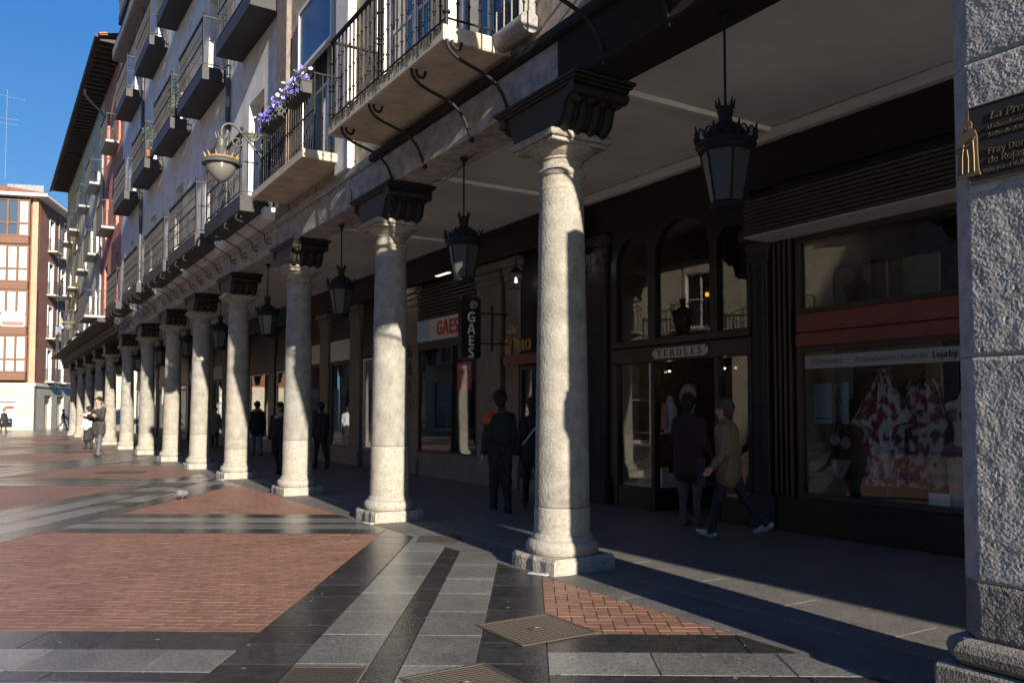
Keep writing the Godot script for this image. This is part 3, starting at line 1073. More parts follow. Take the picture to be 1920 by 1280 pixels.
	var tb := Basis(Vector3(0, 0, 1), Vector3.UP, Vector3(-1, 0, 0))
	var sl := Basis(Vector3(0, 0, 1), Vector3(0, 1, 0.22), Vector3(-1, 0, 0))
	for r in [["La Proce", 0.052, 0.105, 0.318, sl, true], ["Al abandonar la calle", 0.028, 0.085, 0.262, sl, true], ["hubo de detenerse", 0.028, 0.095, 0.222, sl, true], ["Fray Domin", 0.046, 0.09, 0.142, tb, false], ["de Rojas", 0.046, 0.09, 0.095, tb, false], ["Ruta por el Valladolid", 0.026, 0.066, 0.045, tb, true]]:
		var x := text(q, "lettering", r[0], r[1], 0.004, M.bronze, Vector3(-0.003, r[3], r[2]), r[4], false, r[5])
		x.mesh.horizontal_alignment = HORIZONTAL_ALIGNMENT_LEFT
		x.mesh.vertical_alignment = VERTICAL_ALIGNMENT_CENTER
	var fr := MB.new()
	var o := PackedVector2Array([Vector2(-0.055, 0.045), Vector2(-0.05, 0.16), Vector2(-0.062, 0.165), Vector2(-0.062, 0.205), Vector2(-0.042, 0.212), Vector2(-0.035, 0.25), Vector2(-0.02, 0.275), Vector2(-0.018, 0.305), Vector2(-0.004, 0.322), Vector2(0.014, 0.318), Vector2(0.022, 0.30), Vector2(0.018, 0.278), Vector2(0.036, 0.265), Vector2(0.046, 0.23), Vector2(0.046, 0.15), Vector2(0.052, 0.045)])
	fr.extrude(o, 0.0, 0.012, Transform3D(tb, Vector3(-0.006, 0, 0)))
	for f in [[Vector2(-0.03, 0.05), Vector2(-0.028, 0.14), Vector2(-0.02, 0.2)], [Vector2(0.0, 0.05), Vector2(0.002, 0.12), Vector2(-0.004, 0.17)], [Vector2(0.03, 0.05), Vector2(0.03, 0.14), Vector2(0.026, 0.22)], [Vector2(-0.04, 0.19), Vector2(-0.01, 0.185), Vector2(0.02, 0.2), Vector2(0.038, 0.23)], [Vector2(-0.012, 0.285), Vector2(0.0, 0.27), Vector2(0.012, 0.285)]]:
		var ps := []
		for p in f:
			ps.append(Vector3(-0.019, p.y, p.x))
		fr.tube(ps, 0.0045, 5)
	fr.box(Vector3(-0.02, 0.03, -0.065), Vector3(-0.006, 0.045, 0.058))
	put(q, "friar_relief", fr, M.bronze)


# ---------------------------------------------------------------- walls with openings
func wall_holes(mb: MB, z0: float, z1: float, y0: float, y1: float, holes: Array, x := 0.0) -> void:
	# z runs from z0 down to z1 (towards the distance); faces -x
	var zs := [z0, z1]
	var ys := [y0, y1]
	for h in holes:
		zs.append_array([h[0], h[1]])
		ys.append_array([h[2], h[3]])
	zs.sort()
	ys.sort()
	for i in zs.size() - 1:
		for j in ys.size() - 1:
			var zc: float = (zs[i] + zs[i + 1]) * 0.5
			var yc: float = (ys[j] + ys[j + 1]) * 0.5
			if zs[i + 1] - zs[i] < 0.001 or ys[j + 1] - ys[j] < 0.001:
				continue
			var open := false
			for h in holes:
				if zc < h[0] and zc > h[1] and yc > h[2] and yc < h[3]:
					open = true
			if not open:
				mb.quad(Vector3(x, ys[j], zs[i]), Vector3(x, ys[j], zs[i + 1]), Vector3(x, ys[j + 1], zs[i + 1]), Vector3(x, ys[j + 1], zs[i]), Vector3(-1, 0, 0))


func window(parent: Node, h: Array, x: float, deep: float, jamb: Material, frame: Material, glass: Material, leaves := 2, bars := 2) -> Node3D:
	# h: z near, z far, y low, y high; a window node with reveal, frame and panes
	var w := holder(parent, "window", Vector3(x, h[2], (h[0] + h[1]) * 0.5))
	var hw: float = (h[0] - h[1]) * 0.5
	var tall: float = h[3] - h[2]
	var rv := MB.new()
	var e := 0.001
	for s in [-1.0, 1.0]:
		rv.quad(Vector3(e, 0, s * hw), Vector3(deep, 0, s * hw), Vector3(deep, tall, s * hw), Vector3(e, tall, s * hw), Vector3(0, 0, -s))
	rv.quad(Vector3(e, tall, -hw), Vector3(deep, tall, -hw), Vector3(deep, tall, hw), Vector3(e, tall, hw), Vector3.DOWN)
	rv.quad(Vector3(e, 0, -hw), Vector3(deep, 0, -hw), Vector3(deep, 0, hw), Vector3(e, 0, hw), Vector3.UP)
	put(w, "reveal", rv, jamb)
	var f := MB.new()
	var fw := 0.055
	f.box(Vector3(deep - 0.07, 0.0, -hw), Vector3(deep - 0.01, tall, -hw + fw))
	f.box(Vector3(deep - 0.07, 0.0, hw - fw), Vector3(deep - 0.01, tall, hw))
	f.box(Vector3(deep - 0.068, tall - fw, -hw + fw), Vector3(deep - 0.012, tall, hw - fw))
	f.box(Vector3(deep - 0.068, 0, -hw + fw), Vector3(deep - 0.012, 0.16, hw - fw))
	for i in range(1, leaves):
		var z := lerpf(-hw, hw, i / float(leaves))
		f.box(Vector3(deep - 0.075, 0.16, z - 0.045), Vector3(deep - 0.015, tall - fw, z + 0.045))
	for i in range(1, bars):
		var y := lerpf(0.16, tall, i / float(bars))
		f.box(Vector3(deep - 0.06, y - 0.02, -hw + fw), Vector3(deep - 0.02, y + 0.02, hw - fw))
	put(w, "frame", f, frame)
	for i in leaves:
		var a := lerpf(-hw, hw, i / float(leaves)) + 0.045
		var b := lerpf(-hw, hw, (i + 1) / float(leaves)) - 0.045
		var g := MB.new()
		g.quad(Vector3(deep - 0.04, 0.16, a), Vector3(deep - 0.04, 0.16, b), Vector3(deep - 0.04, tall - fw, b), Vector3(deep - 0.04, tall - fw, a), Vector3(-1, 0, 0))
		put(w, "pane", g, glass)
	return w


# iron balcony: z0 near end, z1 far end (local), y floor, dp how far it stands out
func balcony(parent: Node, z0: float, z1: float, y: float, dp: float, thick: float, slab_mat: Material, bar := 0.125, tall := 1.12, knob := true, fine := true, x0 := 0.0) -> Node3D:
	var b := holder(parent, "balcony", Vector3(x0, y, z0))
	var len := z0 - z1
	put(b, "floor_slab", bx(Vector3(-dp, -thick, -len), Vector3(-0.002, -0.04, 0), 0.01), slab_mat)
	var rl := MB.new()
	var px := -dp + 0.03
	for yy in [0.03, tall * 0.52, tall]:
		var r := 0.022 if yy == tall else 0.012
		if not fine and yy == tall * 0.52:
			continue
		rl.box(Vector3(px - r, yy - r, -len + 0.02), Vector3(px + r, yy + r, -0.02))
		for z in [-0.03, -len + 0.03]:
			rl.box(Vector3(px + r, yy - r * 0.8, z - r * 0.8), Vector3(-0.004, yy + r * 0.8, z + r * 0.8))
	put(b, "rail", rl, M.iron)
	var bl := MB.new()
	var n := int(len / bar)
	var sg := 5 if fine else 4
	for i in n + 1:
		var z := lerpf(-0.03, -len + 0.03, i / float(n))
		bl.tube([Vector3(px, 0.03, z), Vector3(px, tall, z)], 0.009, sg, false)
		if knob and fine:
			bl.ball(Vector3(px, tall * 0.3, z), Vector3(0.018, 0.014, 0.018), 4, 6)
			bl.ball(Vector3(px, tall * 0.72, z), Vector3(0.018, 0.014, 0.018), 4, 6)
	var m := int(dp / bar)
	for i in range(1, m + 1):
		var x := px + i * bar
		if x > -0.03:
			break
		for z in [-0.03, -len + 0.03]:
			bl.tube([Vector3(x, 0.03, z), Vector3(x, tall, z)], 0.009, sg, false)
	put(b, "balusters", bl, M.iron)
	for z in [-0.03, -len + 0.03]:
		var ps := MB.new()
		ps.tube([Vector3(px, -0.04, z), Vector3(px, tall + 0.03, z)], 0.018, 6)
		ps.ball(Vector3(px, tall + 0.075, z), Vector3(0.035, 0.04, 0.035), 6, 8)
		put(b, "corner_post", ps, M.iron)
	return b


func spiral(c: Vector3, r0: float, r1: float, a0: float, a1: float, n := 14) -> Array:
	var out := []
	for i in n + 1:
		var f := i / float(n)
		var a := lerpf(a0, a1, f)
		var r := lerpf(r0, r1, f)
		out.append(c + Vector3(cos(a) * r, sin(a) * r, 0))
	return out


func scroll_bracket(b: Node, z: float, dp: float, y_top: float, y_bot: float, m: Material) -> void:
	# from a curl under the slab's edge down to a curl at the wall
	var mb := MB.new()
	var ct := Vector3(-dp + 0.05, y_top - 0.10, z)
	var cb := Vector3(-0.085, y_bot + 0.085, z)
	var ps := spiral(ct, 0.02, 0.085, -PI * 2.2, -PI * 0.75, 12)
	ps.append(ct + Vector3(0.12, -0.10, 0))
	ps.append(cb + Vector3(-0.085, 0.10, 0))
	ps.append_array(spiral(cb, 0.078, 0.02, PI * 1.05, PI * 3.4, 16))
	mb.tube(ps, 0.0125, 5)
	put(b, "scroll_bracket", mb, m)


# ---------------------------------------------------------------- the building over the near arcade
func building_near() -> void:
	var t := thing("cream_building", "cream plastered building over the arcade with stone balconies", "building", Vector3.ZERO)
	var holes := [[-12.72, -14.45, 5.5, 8.75], [-9.2, -10.95, 5.45, 8.3], [-7.35, -8.75, 5.45, 8.3], [-2.2, -3.8, 5.45, 8.3], [2.6, 1.0, 5.45, 8.3], [8, 6.4, 5.45, 8.3]]
	for y in [9.8, 13.4]:
		for z in [-12.72, -8.2, -3.6, 1.0, 6.0]:
			holes.append([z, z - 1.4, y, y + 2.5])
	var w := MB.new()
	wall_holes(w, 14.0, -15.78, 5.05, 17.5, holes, 4.5)
	w.quad(Vector3(4.5, 5.05, 14), Vector3(12, 5.05, 14), Vector3(12, 17.5, 14), Vector3(4.5, 17.5, 14), Vector3(0, 0, 1))
	w.quad(Vector3(4.5, 5.3, -15.78), Vector3(12, 5.3, -15.78), Vector3(12, 17.5, -15.78), Vector3(4.5, 17.5, -15.78), Vector3(0, 0, -1))
	w.quad(Vector3(4.5, 17.5, 14), Vector3(12, 17.5, 14), Vector3(12, 17.5, -15.78), Vector3(4.5, 17.5, -15.78), Vector3.UP)
	put(t, "wall", w, M.plaster_cream)
	for h in holes:
		window(t, h, 4.5, 0.26, M.white_paint, M.white_paint, M.sky_tint_glass)
	put(t, "back_wall", bx(Vector3(11.9, 0, -15.7), Vector3(12, 17.4, 14)), M.plaster_cream)
	# white jamb strip and brown end pilaster
	put(t, "pilaster", bx(Vector3(4.40, 5.17, -15.76), Vector3(4.498, 17.3, -15.1), 0.01), M.pilaster_brown)
	put(t, "pilaster", bx(Vector3(4.36, 5.17, -12.3), Vector3(4.498, 17.3, -11.75), 0.01), M.plaster_white)
	# first-floor sign box over the far door
	var sg := holder(t, "sign_panel", Vector3(4.47, 7.55, -13.58))
	var fr := MB.new()
	for s in [-1.0, 1.0]:
		fr.box(Vector3(-0.05, 0, s * 0.86 - 0.03), Vector3(0.03, 1.15, s * 0.86 + 0.03))
		fr.box(Vector3(-0.05, 0.575 + s * 0.545 - 0.03, -0.83), Vector3(0.03, 0.575 + s * 0.545 + 0.03, 0.83))
	put(sg, "sign_frame", fr, M.shop_white)
	put(sg, "sign_face", bx(Vector3(-0.03, 0.06, -0.83), Vector3(0.0, 1.09, 0.83)), mat("sign_blue", L(0.02, 0.035, 0.085), 0.25))
	# beams: plaster from the first column on, dark timber before it
	put(t, "timber_beam", bx(Vector3(4.44, 4.60, -6.35), Vector3(4.96, 5.045, 14), 0.015), M.beam_wood)
	var pb := MB.new()
	pb.box(Vector3(4.455, 4.605, -15.78), Vector3(4.955, 5.045, -6.38), 0.01)
	var rr := RandomNumberGenerator.new()
	rr.seed = 3
	for i in 10:
		var y := 4.61 + i * 0.043
		pb.box(Vector3(4.452, y, -6.40), Vector3(4.5, y + 0.043, -6.33 + rr.randf_range(-0.02, 0.035)), 0.005)
	put(t, "plastered_beam", pb, M.plaster_beam)
	put(t, "moulding", bx(Vector3(4.38, 5.05, -10.95), Vector3(4.499, 5.16, 14), 0.02), M.beam_wood)
	put(t, "moulding", bx(Vector3(4.42, 5.05, -15.77), Vector3(4.499, 5.19, -10.96), 0.03), M.plaster_beam)
	# stone balconies on iron brackets
	for q in [[-7.27, -10.7], [-3.05, -5.75]]:
		var z0: float = q[0]
		var z1: float = q[1]
		var b := holder(t, "stone_balcony", Vector3(4.5, 5.23, z0))
		var len := z0 - z1
		put(b, "floor_slab", bx(Vector3(-0.80, 0, -len), Vector3(-0.001, 0.17, 0), 0.012), M.stone_slab)
		var ms := MB.new()
		var r := RandomNumberGenerator.new()
		r.seed = 9
		for i in 330:
			var z := -r.randf() * len
			var top := 0.171
			var hh := r.randf_range(0.02, 0.15) * r.randf_range(0.4, 1.0)
			var ww := r.randf_range(0.003, 0.014)
			ms.box(Vector3(-0.803, top - hh, z - ww), Vector3(-0.79, top + 0.003, z + ww), 0.004)
		put(b, "moss", ms, M.moss).set_meta("kind", "stuff")
		var rl := MB.new()
		rl.tube([Vector3(-0.76, 1.30, 0.0), Vector3(-0.76, 1.30, -len)], 0.028, 8)
		rl.tube([Vector3(-0.76, 0.24, -0.02), Vector3(-0.76, 0.24, -len + 0.02)], 0.012, 6)
		for z in [-0.02, -len + 0.02]:
			rl.tube([Vector3(-0.76, 1.30, z), Vector3(-0.0, 1.30, z)], 0.022, 8)
			rl.tube([Vector3(-0.76, 0.24, z), Vector3(-0.0, 0.24, z)], 0.012, 6)
		put(b, "rail", rl, M.old_iron)
		var bar := MB.new()
		bar.tube([Vector3(0, 0, 0), Vector3(0, 1.14, 0)], 0.0115, 6, false)
		for y in [0.25, 0.55, 0.85]:
			bar.ball(Vector3(0, y, 0), Vector3(0.022, 0.016, 0.022), 5, 8)
		var bm := bar.done()
		var n := int(len / 0.135)
		for i in n + 1:
			var z := lerpf(-0.02, -len + 0.02, i / float(n))
			var o := put(b, "baluster", bm, M.old_iron)
			o.position = Vector3(-0.76, 0.165, z)
		for i in range(1, 6):
			for z in [-0.02, -len + 0.02]:
				var o := put(b, "baluster", bm, M.old_iron)
				o.position = Vector3(-0.76 + i * 0.13, 0.165, z)
		var po := MB.new()
		for z in [-0.02, -len * 0.5, -len + 0.02]:
			po.tube([Vector3(-0.76, 0.16, z), Vector3(-0.76, 1.33, z)], 0.022, 8)
			for y in [0.3, 0.62, 0.68, 1.0]:
				po.ball(Vector3(-0.76, y, z), Vector3(0.045, 0.025, 0.045), 6, 10)
		put(b, "post", po, M.old_iron)
		for i in 4:
			var z := lerpf(0.14, -len + 0.40, i / 3.0) if z0 < -6 else lerpf(-0.1, -len + 0.10, i / 3.0)
			if z0 < -6:
				z = [0.02, -0.82, -2.03, -2.98][i]
			var mb := MB.new()
			var ps := [Vector3(-0.055, -0.66, z), Vector3(-0.01, -0.665, z), Vector3(-0.015, -0.63, z), Vector3(-0.055, -0.58, z), Vector3(-0.10, -0.47, z), Vector3(-0.16, -0.38, z), Vector3(-0.27, -0.29, z), Vector3(-0.42, -0.235, z), Vector3(-0.56, -0.195, z), Vector3(-0.68, -0.145, z), Vector3(-0.755, -0.075, z), Vector3(-0.775, 0.0, z)]
			mb.tube(smooth(ps), 0.019, 8)
			mb.tube(smooth([Vector3(-0.715, 0.002, z), Vector3(-0.705, -0.05, z), Vector3(-0.665, -0.075, z), Vector3(-0.62, -0.06, z), Vector3(-0.605, 0.0, z)]), 0.017, 8)
			put(b, "iron_bracket", mb, M.old_iron)
	# the balcony with flower boxes
	var fb := holder(t, "stone_balcony", Vector3(4.5, 5.36, -12.18))
	put(fb, "floor_slab", bx(Vector3(-0.68, 0, -3.0), Vector3(-0.001, 0.14, 0), 0.012), M.stone_slab)
	var fr2 := MB.new()
	fr2.box(Vector3(-0.515, 1.33, -2.98), Vector3(-0.475, 1.355, -0.02))
	for z in [-0.03, -2.97]:
		fr2.box(Vector3(-0.5, 1.33, z - 0.018), Vector3(-0.01, 1.35, z + 0.018))
	fr2.box(Vector3(-0.505, 0.78, -2.98), Vector3(-0.485, 0.795, -0.02))
	put(fb, "rail", fr2, M.old_iron)
	var bar2 := MB.new()
	bar2.tube([Vector3(0, 0, 0), Vector3(0, 1.2, 0)], 0.012, 6, false)
	for y in [0.25, 0.6]:
		bar2.ball(Vector3(0, y, 0), Vector3(0.02, 0.016, 0.02), 5, 8)
	var bm2 := bar2.done()
	for i in 24:
		var o := put(fb, "baluster", bm2, M.old_iron)
		o.position = Vector3(-0.495, 0.135, lerpf(-0.03, -2.97, i / 23.0))
	for i in range(1, 4):
		for z in [-0.03, -2.97]:
			var o := put(fb, "baluster", bm2, M.old_iron)
			o.position = Vector3(-0.495 + i * 0.125, 0.135, z)
	# grey pipe end on the wall
	var gp := holder(t, "grey_pipe", Vector3(4.38, 5.36, -6.72))
	var pm := MB.new()
	pm.tube([Vector3(0, 0, 0), Vector3(0, 0, -0.62)], 0.11, 18)
	for i in 4:
		pm.box(Vector3(-0.075, 0.07, -0.1 - i * 0.15), Vector3(0.075, 0.30 + 0.06 * (3 - i), -0.085 - i * 0.15))
	pm.box(Vector3(0.02, 0.05, -0.58), Vector3(0.10, 0.5, -0.05))
	put(gp, "pipe_body", pm, M.pipe_grey)
	var pc := MB.new()
	pc.tube([Vector3(0, 0, -0.621), Vector3(0, 0, -0.63)], 0.05, 14)
	put(gp, "pipe_mouth", pc, M.shop_black)
	# cable and thin wires along the beam
	var wr := MB.new()
	wr.tube(smooth([Vector3(4.44, 4.62, -13.0), Vector3(4.43, 4.72, -13.1), Vector3(4.45, 5.05, -13.35), Vector3(4.47, 5.3, -13.5)]), 0.008, 5)
	wr.tube([Vector3(4.44, 4.60, -11.75), Vector3(4.44, 4.8, -11.76), Vector3(4.42, 4.86, -11.76)], 0.008, 5)
	put(t, "cable", wr, M.iron)
	flowers()


func smooth(ps: Array) -> Array:
	var out := []
	var n := ps.size()
	for i in n - 1:
		var a: Vector3 = ps[maxi(i - 1, 0)]
		var b: Vector3 = ps[i]
		var c: Vector3 = ps[i + 1]
		var d: Vector3 = ps[mini(i + 2, n - 1)]
		for j in 4:
			out.append(b.cubic_interpolate(c, a, d, j / 4.0))
	out.append(ps[n - 1])
	return out


func flowers() -> void:
	for q in [[-12.75, "dark flower box of violet pansies on the rail beside the stone balcony"], [-14.15, "dark flower box of violet pansies at the street lamp's end of the rail"]]:
		var t := thing("flower_box", q[1], "flower box", Vector3(3.93, 6.42, q[0]), 0.0, "flower boxes on the balcony rail")
		var b := MB.new()
		var o := PackedVector2Array([Vector2(-0.075, 0), Vector2(0.075, 0), Vector2(0.10, 0.19), Vector2(-0.10, 0.19)])
		b.extrude(o, -0.42, 0.42)
		for z in 7:
			b.box(Vector3(-0.105, 0.02, -0.39 + z * 0.13 - 0.006), Vector3(-0.078, 0.18, -0.39 + z * 0.13 + 0.006))
		b.box(Vector3(-0.108, 0.175, -0.43), Vector3(0.108, 0.20, 0.43), 0.006)
		put(t, "trough", b, M.planter)
		var r := RandomNumberGenerator.new()
		r.seed = int(-q[0] * 100)
		var lf := MB.new()
		var pt := MB.new()
		var pp := MB.new()
		for i in 420:
			var p := Vector3(r.randfn(0, 0.075), 0.2 + absf(r.randfn(0, 0.075)), r.randf_range(-0.45, 0.45))
			if r.randf() < 0.2:
				p = Vector3(-0.13 + r.randfn(0, 0.03), r.randf_range(0.02, 0.2), r.randf_range(-0.45, 0.45))
			var bs := Basis.from_euler(Vector3(r.randf() * TAU, r.randf() * TAU, r.randf() * TAU))
			var s := r.randf_range(0.018, 0.034)
			lf.quad(p, p + bs * Vector3(s, s * 0.4, 0), p + bs * Vector3(s * 2, 0, 0), p + bs * Vector3(s, -s * 0.4, 0), bs * Vector3(0, 0, 1))
		for i in 62:
			var hi := r.randf()
			var p := Vector3(r.randfn(-0.03, 0.085), 0.24 + hi * 0.20 * (0.5 + 0.5 * sin(i * 1.7)), r.randf_range(-0.46, 0.46))
			if r.randf() < 0.22:
				p = Vector3(-0.15, r.randf_range(-0.02, 0.2), r.randf_range(-0.46, 0.46))
			var face := Vector3(r.randf_range(-1, 0.2), r.randf_range(-0.1, 0.8), r.randf_range(-0.2, 1)).normalized()
			var u := face.cross(Vector3.UP).normalized()
			var vv := u.cross(face)
			var to: MB = pt if r.randf() < 0.75 else pp
			for k in 5:
				var a := TAU * k / 5 + 0.3
				var c := p + (u * cos(a) + vv * sin(a)) * 0.022
				var rr := 0.02
				to.quad(c + u * rr, c + vv * rr + face * 0.004, c - u * rr, c - vv * rr, face)
		put(t, "leaves", lf, M.leaf).set_meta("kind", "stuff")
		var a := put(t, "violet_petals", pt, M.petal)
		a.set_meta("kind", "stuff")
		put(t, "pale_petals", pp, M.petal_pale).set_meta("kind", "stuff")


# ---------------------------------------------------------------- the white building and the ones beyond
func front_node(called: String, label: String, z0: float) -> Node3D:
	return thing(called, label, "building", D(4.5, 0, z0), DRIFT)


func shell(t: Node, len: float, y0: float, y1: float, holes: Array, m: Material) -> void:
	var w := MB.new()
	wall_holes(w, 0.0, -len, y0, y1, holes)
	for z in [0.0, -len]:
		w.quad(Vector3(0, y0 + 0.2, z), Vector3(7.5, y0 + 0.2, z), Vector3(7.5, y1, z), Vector3(0, y1, z), Vector3(0, 0, 1 if z == 0.0 else -1))
	w.quad(Vector3(0, y1, 0), Vector3(7.5, y1, 0), Vector3(7.5, y1, -len), Vector3(0, y1, -len), Vector3.UP)
	w.quad(Vector3(7.5, 0, 0), Vector3(7.5, 0, -len), Vector3(7.5, y1, -len), Vector3(7.5, y1, 0), Vector3(1, 0, 0))
	put(t, "wall", w, m)


func building_white() -> void:
	var z0 := -15.8
	var len := 22.3
	var t := front_node("white_building", "tall white building with dark grey box balconies and scrolled brackets", z0)
	var rows := [[5.71, [[-15.95, -18.96], [-19.95, -23.3], [-24.05, -27.4], [-28.7, -31.85], [-33.7, -36.8]]], [9.70, [[-15.86, -18.65], [-20.05, -23.0], [-24.05, -26.9], [-28.4, -31.3], [-33.0, -36.0]]], [13.53, [[-16.0, -18.7], [-20.0, -22.9], [-23.7, -26.55], [-27.9, -30.9], [-33.0, -36.0]]], [17.22, [[-16.0, -18.7], [-20.0, -22.9], [-24.0, -26.9], [-28.2, -31.1], [-33.0, -35.6]]]]
	var holes := []
	for r in rows:
		for b in r[1]:
			var c: float = (b[0] + b[1]) * 0.5 - z0
			holes.append([c + 0.58, c - 0.58, r[0] + 0.02, r[0] + 2.45])
	shell(t, len, 5.05, 20.6, holes, M.plaster_white)
	for h in holes:
		window(t, h, 0.0, 0.30, M.white_paint, M.white_paint, M.dark_glass)
	for i in rows.size():
		var r: Array = rows[i]
		for b in r[1]:
			var bl := balcony(t, b[0] - z0, b[1] - z0, r[0] - 0.03, 0.70 if i == 0 else 0.58, 0.36, M.dark_balcony, 0.118, 1.16)
			if i == 0:
				var n := 4
				for k in n:
					var z := lerpf(-0.18, -(b[0] - b[1]) + 0.18, k / float(n - 1))
					scroll_bracket(bl, z, 0.70, -0.34, -0.92, M.iron)
	# beam above the columns
	put(t, "plastered_beam", bx(Vector3(-0.045, 4.605, -len), Vector3(0.455, 5.045, -0.03), 0.01), M.plaster_beam)
	put(t, "moulding", bx(Vector3(-0.08, 5.046, -len), Vector3(-0.001, 5.17, -0.03), 0.02), M.plaster_beam)
	for z in [-3.87, -16.7]:
		var pm := MB.new()
		pm.tube([Vector3(-0.07, 5.2, z), Vector3(-0.07, 16.4, z)], 0.055, 10)
		put(t, "downpipe", pm, M.pipe_dark)
		var cm := MB.new()
		for y in [6.0, 8.6, 11.5, 14.5]:
			cm.tube([Vector3(-0.07, y, z), Vector3(-0.07, y + 0.25, z)], 0.062, 10)
		put(t, "pipe_collar", cm, M.zinc)
	put(t, "cornice", bx(Vector3(-0.5, 16.3, -len), Vector3(-0.001, 16.82, 0.0), 0.06), M.cornice)
	# a cloth airing on the second-floor balcony and pots
	var cl := MB.new()
	cl.tinted = true
	for i in 8:
		for j in 10:
			var f := func(a: int, b: int) -> Vector3: return Vector3(-0.5 - 0.03 * sin(a * 1.9 + b * 0.4), 10.85 - b * 0.105, -13.2 - a * 0.12)
			cl.tint = Color(0.22, 0.27, 0.42) * (0.8 + 0.4 * fmod(i * 0.37 + j * 0.61, 1.0))
			cl.quad(f.call(i, j), f.call(i + 1, j), f.call(i + 1, j + 1), f.call(i, j + 1), Vector3(-1, 0, 0))
	var o := put(self, "blue_cloth", cl, M.cloth)
	o.transform = Transform3D(Basis(Vector3.UP, DRIFT), D(4.5, 0, z0))
	tag(o, "blue and white cloth airing over a dark balcony rail", "cloth")
	var zs := [-24.25, -28.6]
	for i in 2:
		var p := thing("potted_plant", ["yellowing potted plant at the near corner of a second-floor balcony", "small red potted plant beside the airing blue cloth"][i], "plant", D(4.12, 9.71, zs[i]), 0.0, "potted plants on balconies")
		var pot := MB.new()
		pot.lathe([Vector2(0.0, 0.0), Vector2(0.11, 0.0), Vector2(0.14, 0.22), Vector2(0.13, 0.23), Vector2(0, 0.2)], Vector3(0, 0.0 if i == 0 else 0.0, 0), 12)
		put(p, "pot", pot, M.roof_tile if i else M.planter)
		var lf := MB.new()
		var r := RandomNumberGenerator.new()
		r.seed = 70 + i
		for k in 260:
			var q := Vector3(r.randfn(0, 0.11), 0.25 + r.randf() * 0.85, r.randfn(0, 0.11))
			var bs := Basis.from_euler(Vector3(r.randf() * TAU, r.randf() * TAU, 0))
			lf.quad(q, q + bs * Vector3(0.03, 0.02, 0), q + bs * Vector3(0.08, 0, 0), q + bs * Vector3(0.03, -0.02, 0), bs * Vector3(0, 0, 1))
		put(p, "leaves", lf, M.leaf).set_meta("kind", "stuff")


func eave(t: Node, len: float, y: float) -> void:
	var roof := holder(t, "roof", Vector3(0, y, 0))
	var s := MB.new()
	s.quad(Vector3(-1.05, 0.16, 0), Vector3(-1.05, 0.16, -len), Vector3(5, 1.9, -len), Vector3(5, 1.9, 0), Vector3(0, 1, 0))
	s.quad(Vector3(-1.05, 0.11, 0), Vector3(-1.05, 0.11, -len), Vector3(0, 0.30, -len), Vector3(0, 0.30, 0), Vector3(0, -1, 0))
	s.quad(Vector3(-1.05, 0.11, 0), Vector3(-1.05, 0.11, -len), Vector3(-1.05, 0.16, -len), Vector3(-1.05, 0.16, 0), Vector3(-1, 0, 0))
	put(roof, "boarding", s, M.roof_dark)
	var ra := MB.new()
	ra.box(Vector3(-0.95, 0.0, -0.06), Vector3(-0.002, 0.16, 0.06), 0.015)
	var rm := ra.done()
	var n := int(len / 0.58)
	for i in n:
		put(roof, "rafter", rm, M.roof_dark).position = Vector3(0, -0.02, -0.3 - i * 0.58)
	var gt := MB.new()
	gt.tube([Vector3(-1.11, 0.08, 0), Vector3(-1.11, 0.08, -len)], 0.07, 8)
	put(roof, "gutter", gt, M.roof_dark)
	var tl := MB.new()
	tl.tube([Vector3(0, 0, 0), Vector3(0.3, 0.09, 0)], 0.09, 8)
	var tm := tl.done()
	for i in int(len / 0.24):
		put(roof, "tile", tm, M.roof_tile).position = Vector3(-1.0, 0.19, -0.12 - i * 0.24)


